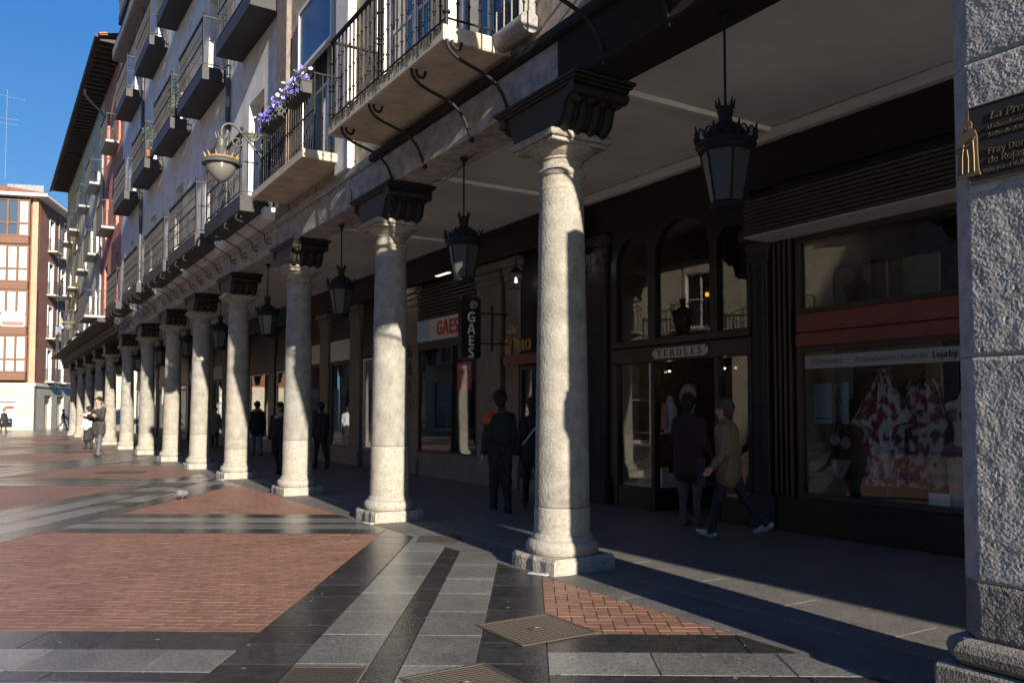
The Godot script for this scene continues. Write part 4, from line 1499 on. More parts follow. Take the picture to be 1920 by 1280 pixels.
func building_row() -> void:
	# salmon pink, pale cream and yellow fronts under one long dark eave
	var defs := [
		["pink_building", "narrow salmon pink building with slim iron balconies", -38.1, 7.1, M.plaster_pink, [[5.95, -41.9, -45.0, 1.0], [9.8, -40.4, -42.6, 0.55], [13.4, -39.4, -41.6, 0.55]], [-39.4, -43.3]],
		["pale_building", "pale cream building between the pink and yellow fronts", -45.2, 11.2, M.plaster_pale, [[5.7, -47.6, -50.0, 0.8], [9.5, -46.0, -48.4, 0.55], [13.1, -46.0, -48.4, 0.55], [9.5, -51.5, -53.6, 0.55], [13.1, -51.5, -53.6, 0.55], [5.7, -52.6, -55.2, 0.8]], [-47.2, -50.0, -53.0]],
		["yellow_building", "yellow ochre building at the far end of the arcade row", -56.4, 10.8, M.plaster_yellow, [[5.6, -57.4, -60.0, 0.7], [9.3, -57.6, -59.6, 0.55], [12.9, -57.6, -59.6, 0.55], [9.3, -62.0, -64.0, 0.55], [5.6, -62.4, -65.0, 0.7], [12.9, -62.0, -64.0, 0.55]], [-58.6, -63.0]]]
	for d in defs:
		var z0: float = d[2]
		var len: float = d[3]
		var t := front_node(d[0], d[1], z0)
		var holes := []
		for y in [5.9, 9.7, 13.35]:
			for z in d[6]:
				holes.append([z - z0 + 0.55, z - z0 - 0.55, y, y + 2.5])
		shell(t, len, 5.05, 17.6, holes, d[4])
		var jm: Material = d[4] if d[0] == "pink_building" else M.white_paint
		for h in holes:
			window(t, h, 0.0, 0.32, jm, M.white_paint, M.dark_glass)
		for b in d[5]:
			balcony(t, b[1] - z0, b[2] - z0, b[0], b[3], 0.16, M.zinc, 0.16, 1.1, false, false)
		put(t, "timber_beam", bx(Vector3(-0.06, 4.60, -len), Vector3(0.45, 5.045, 0), 0.02), M.beam_wood)
		var mo := bx(Vector3(-0.22, 5.05, -len), Vector3(-0.001, 5.2, 0), 0.03)
		mo.box(Vector3(-0.14, 4.85, -len), Vector3(-0.061, 5.045, 0), 0.02)
		put(t, "moulding", mo, M.pilaster_brown)
		var cn := MB.new()
		cn.extrude(PackedVector2Array([Vector2(-0.001, 5.22), Vector2(-0.82, 5.24), Vector2(-0.86, 5.30), Vector2(-0.82, 5.36), Vector2(-0.001, 5.62)]), -len + 0.01, -0.01)
		put(t, "canopy", cn, M.roof_dark)
		eave(t, len, 17.2)
		if d[0] == "pink_building":
			var pm := MB.new()
			pm.tube(smooth([Vector3(-1.0, 17.0, -6.0), Vector3(-0.9, 16.7, -6.1), Vector3(-0.2, 16.2, -6.6), Vector3(-0.08, 15.9, -6.7), Vector3(-0.08, 15.0, -6.7), Vector3(-0.08, 5.2, -6.7)]), 0.06, 8)
			put(t, "downpipe", pm, M.zinc)
			put(t, "chimney", bx(Vector3(1.2, 18.0, -3.2), Vector3(3.0, 20.2, -0.4), 0.03), M.plaster_pale)


# a wide dark ceiling over the whole arcade with thin ribs
func arcade() -> void:
	var c := MB.new()
	c.box(Vector3(4.96, 5.17, -15.7), Vector3(8.9, 5.40, 14))
	c.box(Vector3(4.2, 5.172, -75), Vector3(8.9, 5.40, -15.71))
	var ce := struct("arcade_ceiling", c, M.plaster_ceiling)
	for z in [-7.2, -11.4, -15.6]:
		put(ce, "ceiling_rib", bx(Vector3(4.97, 5.10, z - 0.05), Vector3(8.5, 5.168, z + 0.05), 0.01), M.plaster_ceiling)
	put(ce, "ceiling_cornice", bx(Vector3(8.35, 5.02, -12.0), Vector3(8.52, 5.166, 6.0), 0.03), M.plaster_ceiling)
	# back and end of the arcade
	var bk := MB.new()
	bk.quad(Vector3(8.9, 0, 14), Vector3(8.9, 0, -75), Vector3(8.9, 5.3, -75), Vector3(8.9, 5.3, 14), Vector3(-1, 0, 0))
	var wires := MB.new()
	wires.tube(smooth([Vector3(4.9, 4.62, -10.0), Vector3(4.95, 4.56, -9.5), Vector3(4.8, 4.6, -8.6), Vector3(5.1, 4.75, -7.9), Vector3(5.3, 5.0, -7.4), Vector3(5.4, 5.15, -7.2)]), 0.006, 5)
	var wo := put(self, "loose_cable", wires, M.iron)
	tag(wo, "thin black cable looping under the ceiling by the second lantern", "cable")


# ---------------------------------------------------------------- street lamps on wall brackets
func street_lamps() -> void:
	var spots := [[-15.85, "grey crowned street lamp on a scrolled bracket beside the flower boxes"], [-49.5, "grey crowned street lamp on a scrolled bracket before the pale building"]]
	for s in spots:
		var t := thing("street_lamp", s[1], "street lamp", D(4.45, 6.05, s[0]), 0.0, "street lamps on wall brackets")
		var g := Vector3(-1.02, 0, 0)
		var cap := MB.new()
		cap.lathe([Vector2(0.02, 0.62), Vector2(0.055, 0.60), Vector2(0.09, 0.58), Vector2(0.10, 0.50), Vector2(0.085, 0.42), Vector2(0.09, 0.40), Vector2(0.10, 0.39), Vector2(0.105, 0.26), Vector2(0.12, 0.24), Vector2(0.16, 0.215), Vector2(0.235, 0.19), Vector2(0.29, 0.15), Vector2(0.345, 0.085), Vector2(0.352, 0.06), Vector2(0.33, 0.055), Vector2(0.28, 0.06), Vector2(0.0, 0.07)], g, 28)
		put(t, "hood", cap, M.lamp_green)
		var gl := MB.new()
		gl.lathe([Vector2(0.275, 0.058), Vector2(0.268, 0.01), Vector2(0.24, -0.07), Vector2(0.19, -0.15), Vector2(0.12, -0.22), Vector2(0.05, -0.265), Vector2(0.0, -0.275)], g, 28)
		put(t, "globe", gl, M.opal)
		var cr := MB.new()
		for i in 12:
			var a := TAU * i / 12
			var d := Vector3(cos(a), 0, sin(a))
			cr.tube([g + d * 0.27 + Vector3(0, 0.165, 0), g + d * 0.30 + Vector3(0, 0.225, 0), g + d * 0.325 + Vector3(0, 0.265, 0)], [0.028, 0.016, 0.004], 6)
		cr.lathe([Vector2(0.255, 0.175), Vector2(0.285, 0.16), Vector2(0.29, 0.18), Vector2(0.26, 0.195)], g, 28)
		put(t, "gilt_crown", cr, M.gilt)
		var c2 := MB.new()
		for i in 8:
			var a := TAU * i / 8
			var d := Vector3(cos(a), 0, sin(a))
			c2.tube([g + d * 0.085 + Vector3(0, 0.55, 0), g + d * 0.115 + Vector3(0, 0.68, 0)], [0.03, 0.006], 6)
		put(t, "top_crown", c2, M.lamp_green)
		var arm := MB.new()
		var ps := [g + Vector3(0, 0.60, 0), g + Vector3(0, 0.72, 0), g + Vector3(0.04, 0.82, 0), g + Vector3(0.14, 0.87, 0), g + Vector3(0.26, 0.84, 0), g + Vector3(0.36, 0.74, 0), g + Vector3(0.50, 0.60, 0), g + Vector3(0.70, 0.38, 0), g + Vector3(0.92, 0.30, 0), g + Vector3(1.03, 0.32, 0)]
		arm.tube(smooth(ps), 0.026, 8)
		arm.tube(spiral(g + Vector3(0.28, 0.56, 0), 0.035, 0.12, -0.6, TAU * 1.1, 22), 0.015, 6)
		arm.tube(spiral(g + Vector3(0.80, 0.55, 0), 0.04, 0.16, PI * 0.6, PI * 2.6, 22), 0.018, 6)
		for i in 5:
			var a := 0.5 + i * 0.45
			var o := g + Vector3(0.56, 0.60, 0)
			arm.tube([o, o + Vector3(cos(a), sin(a), 0.15) * 0.12, o + Vector3(cos(a + 0.3), sin(a + 0.3), 0.2) * 0.23], [0.03, 0.022, 0.005], 6)
		put(t, "bracket_arm", arm, M.lamp_green)
		put(t, "wall_plate", bx(Vector3(0.0, 0.1, -0.05), Vector3(0.04, 0.9, 0.05), 0.01), M.lamp_green)


# ---------------------------------------------------------------- end of the street
func building_red() -> void:
	var t := thing("red_building", "red brick corner building with timber window galleries and tiled roof", "building", Vector3(2.4, 0, -79), -0.335)
	var W := -17.0
	var Dp := -26.0
	var fl := [4.1, 7.85, 11.6, 15.4]
	# left front (faces +z): stone ground floor, galleries above
	var st := MB.new()
	st.box(Vector3(W, 0, -0.6), Vector3(-6.2, 3.9, 0), 0.0)
	st.box(Vector3(-1.35, 0, -0.6), Vector3(0.0, 3.9, 0), 0.0)
	st.box(Vector3(-6.2, 2.95, -0.6), Vector3(-1.35, 3.9, 0), 0.0)
	put(t, "stone_front", st, M.pale_stone)
	var sf := holder(t, "shop_window", Vector3(-3.78, 0, -0.35))
	put(sf, "shop_sign", bx(Vector3(-2.42, 2.35, 0), Vector3(2.42, 2.93, 0.3)), M.shop_white)
	put(sf, "pane", bx(Vector3(-2.42, 0.25, 0), Vector3(2.42, 2.34, 0.04)), mat("pale_pane", L(0.5, 0.56, 0.54), 0.15))
	put(sf, "dark_opening", bx(Vector3(-1.9, 0.25, 0.045), Vector3(2.1, 0.95, 0.06)), M.dark_glass)
	put(sf, "red_label", bx(Vector3(1.5, 1.75, 0.045), Vector3(2.2, 1.98, 0.06)), M.sign_red)
	put(sf, "sill", bx(Vector3(-2.42, 0, 0), Vector3(2.42, 0.24, 0.25)), M.pale_stone)
	put(t, "corner_strip", bx(Vector3(-0.45, 3.9, -0.5), Vector3(0.0, 19.3, 0.0)), M.salmon)
	put(t, "upper_wall", bx(Vector3(W, 3.9, -0.8), Vector3(-0.46, 19.3, -0.25)), M.red_brick)
	var nc := 7
	for f in 4:
		var g := holder(t, "window_gallery", Vector3(-0.62, fl[f], 0))
		var wd := 0.79
		put(g, "spandrel", bx(Vector3(-nc * wd, 0.0, -0.2), Vector3(0, 0.62, 0.35), 0.03), M.gallery_wood)
		var fr := MB.new()
		for i in nc + 1:
			fr.box(Vector3(-i * wd - 0.07, 0.62, 0.12), Vector3(-i * wd + 0.07, 3.72, 0.32))
		for y in [0.64, 1.68, 3.62]:
			fr.box(Vector3(-nc * wd, y, 0.14), Vector3(0, y + 0.12, 0.30))
		put(g, "frame", fr, M.gallery_wood)
		for i in nc:
			for k in 2:
				var y0: float = [0.77, 1.81][k]
				var y1: float = [1.67, 3.61][k]
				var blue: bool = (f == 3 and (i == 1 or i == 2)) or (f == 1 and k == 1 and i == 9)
				put(g, "pane", bx(Vector3(-(i + 1) * wd + 0.08, y0, 0.18), Vector3(-i * wd - 0.08, y1, 0.2)), M.sky_tint_glass if blue else M.curtain)
	# side front (faces +x) running away
	var bw := MB.new()
	var holes := []
	for y in fl:
		for z in [-3.5, -6.9, -11.0, -15.0]:
			holes.append([z + 0.55, z - 0.55, y + 0.05, y + 2.75])
	var tmp := MB.new()
	wall_holes(tmp, 0.0, Dp, 3.9, 19.3, holes)
	for i in tmp.v.size():
		tmp.n[i] = Vector3(1, 0, 0)
	for i in range(0, tmp.ix.size(), 3):
		var k := tmp.ix[i + 1]
		tmp.ix[i + 1] = tmp.ix[i + 2]
		tmp.ix[i + 2] = k
	put(t, "side_wall", tmp, M.red_brick)
	put(t, "side_wall_core", bx(Vector3(-6, 0, Dp), Vector3(-0.36, 19.2, -0.81)), M.shop_dark)
	var gs := MB.new()
	wall_holes(gs, -0.0, Dp, 0.0, 3.9, [[-2.6, -4.5, 0.0, 2.9], [-6.0, -8.0, 0.0, 2.9]])
	for i in gs.v.size():
		gs.n[i] = Vector3(1, 0, 0)
	for i in range(0, gs.ix.size(), 3):
		var k := gs.ix[i + 1]
		gs.ix[i + 1] = gs.ix[i + 2]
		gs.ix[i + 2] = k
	put(t, "side_stone", gs, M.grey_stone)
	put(t, "string_course", bx(Vector3(0.001, 3.6, Dp), Vector3(0.12, 3.9, 0.1), 0.03), M.pale_stone)
	for z in [-3.55, -7.0]:
		var d := holder(t, "doorway", Vector3(0, 0, z))
		put(d, "jamb", bx(Vector3(-0.34, 0, -0.95), Vector3(-0.3, 2.9, 0.95)), M.pale_stone)
		put(d, "door_jamb", bx(Vector3(-0.3, 0, -0.95), Vector3(-0.002, 2.9, -0.9)), M.pale_stone)
		put(d, "door_head", bx(Vector3(-0.29, 2.3, -0.89), Vector3(-0.2, 2.9, 0.6)), M.shop_dark)
	for h in holes:
		var w := holder(t, "balcony_door", Vector3(0, h[2], (h[0] + h[1]) * 0.5))
		var fr := MB.new()
		for s in [-1.0, 1.0]:
			fr.box(Vector3(0.001, 0, s * 0.62 - 0.07), Vector3(0.05, 2.83, s * 0.62 + 0.07))
		fr.box(Vector3(0.001, 2.7, -0.55), Vector3(0.048, 2.83, 0.55))
		fr.box(Vector3(-0.32, 0, -0.6), Vector3(0.0, 2.7, -0.552))
		put(w, "surround", fr, M.white_paint)
		put(w, "door_leaf", bx(Vector3(-0.34, 0, -0.55), Vector3(-0.3, 2.68, 0.55)), M.gallery_wood)
		put(w, "floor_slab", bx(Vector3(0.002, -0.15, -1.0), Vector3(0.75, -0.02, 1.0), 0.02), M.pale_stone)
		var rl := MB.new()
		rl.box(Vector3(0.70, 1.03, -0.98), Vector3(0.74, 1.07, 0.98))
		for s in [-0.98, 0.98]:
			rl.box(Vector3(0.05, 1.03, s - 0.015), Vector3(0.70, 1.07, s + 0.015))
		for i in 15:
			rl.box(Vector3(0.71, 0.0, -0.98 + i * 0.14 - 0.012), Vector3(0.73, 1.03, -0.98 + i * 0.14 + 0.012))
		for i in 5:
			for s in [-0.98, 0.98]:
				rl.box(Vector3(0.1 + i * 0.14, 0.0, s - 0.01), Vector3(0.12 + i * 0.14, 1.03, s + 0.01))
		put(w, "railing", rl, M.iron)
	for y in [0.0]:
		var pm := MB.new()
		pm.tube([Vector3(0.08, 3.9, -5.2), Vector3(0.08, 19.0, -5.2)], 0.06, 8)
		put(t, "downpipe", pm, M.zinc)
	# banners hung on the galleries
	var bn := holder(t, "banner", Vector3(-1.5, 8.5, 0.36))
	put(bn, "cloth", bx(Vector3(-0.95, 0.0, 0), Vector3(0.75, 1.25, 0.02)), M.shop_white)
	put(bn, "red_stripe", bx(Vector3(-0.9, 0.1, 0.021), Vector3(0.7, 0.42, 0.03)), mat("banner_red", L(0.62, 0.15, 0.12), 0.8))
	put(t, "side_banner", bx(Vector3(0.76, 7.9, -4.4), Vector3(0.78, 8.9, -2.6)), M.shop_white)
	put(t, "side_banner_stripe", bx(Vector3(0.781, 8.0, -4.2), Vector3(0.79, 8.3, -2.8)), M.sign_red)
	# roof
	var rf := holder(t, "roof", Vector3(0, 19.3, 0))
	put(rf, "eave", bx(Vector3(W, 0.0, Dp), Vector3(0.9, 0.28, 0.9), 0.03), M.white_paint)
	var tl := MB.new()
	tl.quad(Vector3(W, 0.281, 0.92), Vector3(0.92, 0.281, 0.92), Vector3(-4.5, 2.1, -4.5), Vector3(W, 2.1, -4.5), Vector3(0, 1, 0.5))
	tl.quad(Vector3(0.92, 0.281, 0.92), Vector3(0.92, 0.281, Dp), Vector3(-4.5, 2.1, Dp), Vector3(-4.5, 2.1, -4.5), Vector3(0.5, 1, 0))
	put(rf, "tile_slope", tl, M.roof_tile)
	var tt := MB.new()
	tt.tube([Vector3(0, 0, 0), Vector3(0, 1.82, -5.4)], 0.13, 6)
	var tm := tt.done()
	for i in 30:
		put(rf, "tile_ridge", tm, M.roof_tile).position = Vector3(-0.2 - i * 0.32 - 4.4, 0.30, 0.9)
	put(rf, "terrace_rail", bx(Vector3(-4.6, 1.6, -6.5), Vector3(-1.6, 2.7, -6.3)), M.zinc)
	var an := MB.new()
	an.tube([Vector3(0, 0, 0), Vector3(0, 7.4, 0)], 0.014, 6)
	for y in [4.6, 5.0]:
		an.tube([Vector3(-0.7, y, 0), Vector3(0.9, y, 0)], 0.012, 5)
	an.tube([Vector3(-0.9, 6.9, 0), Vector3(1.3, 6.7, 0)], 0.014, 5)
	for i in 8:
		an.tube([Vector3(-0.8 + i * 0.28, 6.9 - i * 0.02, -0.3), Vector3(-0.8 + i * 0.28, 6.9 - i * 0.02, 0.3)], 0.018, 4)
	var ao := put(self, "roof_antenna", an, M.zinc)
	ao.position = Vector3(-0.05, 20.4, -78.2)
	tag(ao, "tall thin television aerial standing on the red building's roof", "antenna")


func building_far() -> void:
	var t := thing("stone_tower", "pale stone gabled building rising behind the red corner building", "building", Vector3(14.2, 0, -118), -0.35)
	put(t, "wall", bx(Vector3(-6, 0, -10), Vector3(6, 25.5, 0)), M.pale_stone)
	var g := MB.new()
	g.extrude(PackedVector2Array([Vector2(-5.8, 25.5), Vector2(5.8, 25.5), Vector2(5.0, 27.5), Vector2(1.2, 31.5), Vector2(-0.6, 31.8), Vector2(-3.2, 28.6)]), -9.0, -0.3)
	put(t, "gable", g, M.pale_stone)
	for x in [-2.0, -0.4, 1.2]:
		put(t, "window", bx(Vector3(x, 23.6, 0.001), Vector3(x + 0.9, 24.2, 0.05)), M.shop_dark)
	put(t, "string_course", bx(Vector3(-6.2, 25.0, 0.002), Vector3(6.2, 25.45, 0.25)), M.white_paint)


func building_opposite() -> void:
	# unseen, across the plaza: shop windows mirror them; third added to block low sky
	var defs := [[Vector3(-13.0, 0, -20.0), "cream building across the plaza mirrored in the lingerie shop's windows", M.facade_cream, 0.5], [Vector3(-15.5, 0, -46.0), "ochre building across the plaza mirrored in the hearing shop's window", M.facade_cream, 0.30], [Vector3(-14.5, 0, 10.0), "unseen grey-cream building added across the plaza to block low sky", M.facade_cream, 0.0], [Vector3(-18.0, 0, -72.5), "farthest cream building across the plaza towards the red corner building", M.facade_cream, 0.3]]
	for q in defs:
		var t := thing("opposite_building", q[1], "building", q[0], PI - q[3], "buildings across the plaza")
		var holes := []
		for y in [0.3, 5.2, 9.0, 12.8]:
			for i in 7:
				var z := 11.4 - i * 3.8
				holes.append([z + 0.65, z - 0.65, y, y + 2.5] if y > 1 else [z + 1.4, z - 1.4, 0.05, 3.9])
		var w := MB.new()
		wall_holes(w, 13.5, -13.5, 0.0, 16.5, holes)
		w.quad(Vector3(0, 16.5, 13.5), Vector3(9, 16.5, 13.5), Vector3(9, 16.5, -13.5), Vector3(0, 16.5, -13.5), Vector3.UP)
		for z in [13.5, -13.5]:
			w.quad(Vector3(0, 0, z), Vector3(9, 0, z), Vector3(9, 16.5, z), Vector3(0, 16.5, z), Vector3(0, 0, signf(z)))
		w.quad(Vector3(9, 0, 13.5), Vector3(9, 0, -13.5), Vector3(9, 16.5, -13.5), Vector3(9, 16.5, 13.5), Vector3(1, 0, 0))
		put(t, "wall", w, q[2])
		for h in holes:
			window(t, h, 0.0, 0.3, M.white_paint, M.white_paint, M.dark_glass)
			if h[2] > 1:
				balcony(t, h[0] + 0.5, h[1] - 0.5, h[2], 0.7, 0.15, M.zinc, 0.16, 1.05, false, false)


# ---------------------------------------------------------------- shops along the arcade
const TB := Basis(Vector3(0, 0, 1), Vector3(0, 1, 0), Vector3(-1, 0, 0))


func glass(parent: Node, z0: float, z1: float, y0: float, y1: float, x := 8.5) -> void:
	put(parent, "pane", bx(Vector3(x, y0, z1), Vector3(x + 0.012, y1, z0)), M.pane)


func bars(mb: MB, z0: float, z1: float, y0: float, y1: float, w: float, x0: float, x1: float) -> void:
	# a rectangular frame round an opening
	mb.box(Vector3(x0, y0 - w, z1 - w), Vector3(x1, y1 + w, z1), 0.004)
	mb.box(Vector3(x0, y0 - w, z0), Vector3(x1, y1 + w, z0 + w), 0.004)
	mb.box(Vector3(x0 + 0.002, y0 - w, z1), Vector3(x1 - 0.002, y0, z0))
	mb.box(Vector3(x0 + 0.002, y1, z1), Vector3(x1 - 0.002, y1 + w, z0))


func pilaster(parent: Node, z0: float, z1: float, m: Material, top := 4.5, x := 8.46, called := "pilaster") -> void:
	var p := MB.new()
	p.box(Vector3(x, 0.0, z1), Vector3(8.7, top - 0.42, z0), 0.012)
	p.box(Vector3(x - 0.05, 0.0, z1 - 0.04), Vector3(8.69, 0.42, z0 + 0.04), 0.015)
	p.box(Vector3(x - 0.03, top - 0.44, z1 - 0.03), Vector3(8.69, top - 0.34, z0 + 0.03), 0.015)
	p.box(Vector3(x - 0.06, top - 0.30, z1 - 0.06), Vector3(8.69, top - 0.16, z0 + 0.06), 0.03)
	p.box(Vector3(x - 0.12, top - 0.16, z1 - 0.12), Vector3(8.69, top, z0 + 0.12), 0.02)
	p.box(Vector3(x - 0.02, top - 0.35, z1 - 0.01), Vector3(8.69, top - 0.29, z0 + 0.01))
	put(parent, called, p, m)


func shops() -> void:
	# the rooms behind: partitions, back and dark upper boarding
	var rm := MB.new()
	for z in [-7.15, -11.0, -14.0, -18.9, 3.0]:
		rm.box(Vector3(8.62, 0, z - 0.06), Vector3(11.85, 5.16, z + 0.06))
	rm.box(Vector3(11.0, 0, -66), Vector3(11.2, 5.16, -18.97))
	struct("shop_partition", rm, M.shop_back)
	var fb := MB.new()
	fb.box(Vector3(8.47, 4.44, -11.15), Vector3(8.6, 5.0, 3.0), 0.01)
	fb.box(Vector3(8.30, 4.52, -66), Vector3(8.6, 4.98, -11.16), 0.02)
	fb.box(Vector3(8.36, 4.98, -66), Vector3(8.6, 5.165, -12.01), 0.02)
	struct("upper_boarding_wall", fb, M.shop_dark)
	shop_lingerie()
	shop_bags()
	shop_gold()
	shop_hearing()
	shop_rest()
	sconces()


func shop_lingerie() -> void:
	var t := thing("lingerie_shop", "lingerie shopfront with dark red fascia and ribbed awning box", "shopfront", Vector3.ZERO)
	put(t, "base_panel", bx(Vector3(8.46, 0, -7.25), Vector3(8.62, 0.44, 3.0), 0.01), M.shop_dark)
	var fr := MB.new()
	bars(fr, -2.0, -6.82, 0.50, 2.24, 0.06, 8.44, 8.54)
	bars(fr, -2.0, -6.82, 2.78, 3.62, 0.06, 8.44, 8.54)
	put(t, "window_frame", fr, M.shop_brown)
	glass(t, -2.0, -6.82, 0.50, 2.24)
	glass(t, -2.0, -6.82, 2.78, 3.62)
	var fa := bx(Vector3(8.40, 2.302, -6.86), Vector3(8.6, 2.47, 3.0), 0.012)
	fa.box(Vector3(8.41, 2.478, -6.86), Vector3(8.6, 2.715, 3.0), 0.012)
	put(t, "red_fascia", fa, M.shop_red)
	mat("strip_brown", L(0.055, 0.026, 0.022), 0.5)
	for z in [-7.2, -7.12, -7.04, -6.96]:
		put(t, "upright_strip", bx(Vector3(8.42, 0.44, z - 0.02), Vector3(8.6, 3.9, z + 0.02), 0.006), M.strip_brown)
	put(t, "dark_back", bx(Vector3(8.6, 0.44, -7.24), Vector3(8.62, 4.4, -6.9)), M.shop_black)
	put(t, "upper_panel", bx(Vector3(8.46, 3.69, -7.25), Vector3(8.6, 4.43, 3.0)), M.shop_dark)
	var aw := holder(t, "awning_box", Vector3(7.98, 3.70, 0))
	for i in 9:
		var y := 0.02 + i * 0.05
		var sl := MB.new()
		sl.box(Vector3(-0.012, 0, -7.28), Vector3(0.03, 0.036, 3.0), 0.012)
		put(aw, "slat", sl, M.louvre).position = Vector3(-0.002 * i, y, 0)
	put(aw, "box_back", bx(Vector3(0.035, 0.0, -7.27), Vector3(0.06, 0.5, 3.0)), M.shop_dark)
	put(aw, "soffit", bx(Vector3(-0.01, -0.012, -7.28), Vector3(0.465, 0.008, 3.0)), mat("soffit_grey", L(0.42, 0.42, 0.42), 0.8))
	put(aw, "box_top", bx(Vector3(0.0, 0.47, -7.28), Vector3(0.47, 0.50, 3.0)), M.shop_dark)
	# brand strip on the glass
	var st := bx(Vector3(8.488, 2.03, -6.79), Vector3(8.496, 2.19, -2.0))
	put(t, "brand_strip", st, mat("strip_grey", L(0.30, 0.32, 0.33), 0.5))
	mat("faint", L(0.11, 0.115, 0.12), 0.6)
	var pos := [[-6.70, "LISE CHARMEL", 0.062, true], [-6.08, "PrimaDonna", 0.085, true], [-5.55, "Chantelle", 0.08, true], [-5.14, "Lejaby", 0.09, false], [-4.80, "PERELE", 0.075, true]]
	for p in pos:
		var x := text(t, "lettering", p[1], p[2], 0.003, M.sign_black if p[1] == "Lejaby" else M.faint, Vector3(8.486, 2.11, p[0]), TB, p[1] == "Lejaby", p[3])
		x.mesh.horizontal_alignment = HORIZONTAL_ALIGNMENT_LEFT
	# display floor and backs
	put(t, "display_floor", bx(Vector3(8.56, 0.42, -7.05), Vector3(9.9, 0.46, 2.9)), M.shop_brown)
	put(t, "back_panel", bx(Vector3(9.45, 0.46, -7.05), Vector3(9.5, 3.4, -5.62)), M.shop_back)
	put(t, "black_backing", bx(Vector3(9.8, 0.46, -5.6), Vector3(9.85, 4.4, 2.9)), M.shop_black)  # plain black sheet closing the display at the back
	# poster of a figure: pale card with a grey photograph
	var po := thing("wall_poster", "pale blue poster with grey figure photograph inside lingerie window", "poster", Vector3(9.0, 1.35, -7.07))
	put(po, "card", bx(Vector3(0, 0, 0), Vector3(0.01, 0.52, 0.52)), M.sky_blue_poster)
	put(po, "photo", bx(Vector3(-0.003, 0, 0.28), Vector3(0.0, 0.52, 0.44)), mat("photo_grey", L(0.20, 0.21, 0.22), 0.6))
	var fg := MB.new()
	fg.extrude(PackedVector2Array([Vector2(0.33, 0.0), Vector2(0.34, 0.2), Vector2(0.32, 0.3), Vector2(0.35, 0.42), Vector2(0.37, 0.5), Vector2(0.40, 0.49), Vector2(0.41, 0.4), Vector2(0.42, 0.28), Vector2(0.40, 0.18), Vector2(0.42, 0.0)]), 0.0, 0.003, Transform3D(TB, Vector3(-0.003, 0, 0)))
	put(po, "figure_print", fg, M.shop_black)
	put(po, "print_line", bx(Vector3(-0.002, 0.06, 0.02), Vector3(0.0, 0.075, 0.25)), M.grate_hole)
	dresses()
	# white underwear set on the back panel and a half mannequin
	var us := thing("underwear_set", "white bra and briefs set pinned up below the poster", "underwear", Vector3(9.3, 0.62, -6.9))
	var br := MB.new()
	br.ball(Vector3(0, 0.52, -0.08), Vector3(0.03, 0.075, 0.08), 8, 10)
	br.ball(Vector3(0, 0.48, 0.08), Vector3(0.03, 0.075, 0.08), 8, 10)
	br.tube([Vector3(0, 0.58, -0.06), Vector3(0.0, 0.72, -0.02)], 0.008, 5)
	br.tube([Vector3(0, 0.54, 0.10), Vector3(0.0, 0.68, 0.08)], 0.008, 5)
	put(us, "bra", br, M.shop_white)
	var bf := MB.new()
	bf.extrude(PackedVector2Array([Vector2(-0.16, 0.26), Vector2(0.16, 0.26), Vector2(0.13, 0.18), Vector2(0.04, 0.02), Vector2(-0.03, 0.02), Vector2(-0.12, 0.18)]), -0.015, 0.015, Transform3D(TB, Vector3.ZERO))
	put(us, "briefs", bf, M.shop_white)
	var mn := thing("shop_mannequin", "headless pale mannequin in floral bikini beside the granite pier's edge", "mannequin", Vector3(8.88, 0.46, -5.02), PI / 2)
	var bones := [[Vector3(0, 0.55, 0), Vector3(0, 0.78, 0), 0.115, 0.10, 0], [Vector3(0, 0.78, 0), Vector3(0, 0.98, 0), 0.10, 0.125, 0], [Vector3(0, 0.98, 0), Vector3(0, 1.12, 0), 0.12, 0.09, 0], [Vector3(0, 1.12, 0), Vector3(0, 1.24, 0), 0.055, 0.05, 0], [Vector3(-0.16, 1.1, 0), Vector3(0.16, 1.1, 0), 0.06, 0.06, 0], [Vector3(-0.09, 0.55, 0), Vector3(-0.09, 0.0, 0), 0.11, 0.085, 0], [Vector3(0.09, 0.55, 0), Vector3(0.09, 0.0, 0), 0.11, 0.085, 0], [Vector3(0.06, 1.0, -0.09), Vector3(0.07, 1.0, -0.095), 0.055, 0.055, 1], [Vector3(-0.06, 1.0, -0.09), Vector3(-0.07, 1.0, -0.095), 0.055, 0.055, 1], [Vector3(-0.11, 0.6, 0), Vector3(0.11, 0.6, 0), 0.122, 0.122, 1]]
	var bm := MB.new()
	bm.tinted = true
	sdf(bm, bones, [Color(0.50, 0.43, 0.37), Color(0.20, 0.08, 0.10)], 0.018, 0.04)
	put(mn, "torso", bm, M.figure)
	var tg := thing("price_card", "small white price card at the foot of the floral dresses", "card", Vector3(8.75, 0.462, -5.25), 0.2)
	put(tg, "card", bx(Vector3(0, 0, -0.11), Vector3(0.01, 0.15, 0.11)), M.shop_white)
	put(tg, "card_foot", bx(Vector3(0.011, 0, -0.05), Vector3(0.06, 0.01, 0.05)), M.shop_white)
	lamp("spot_lamp", "small warm spot lamp glowing high in the lingerie window", Vector3(9.3, 2.12, -5.05), Color(1, 0.75, 0.35), 0.03, 0.35)


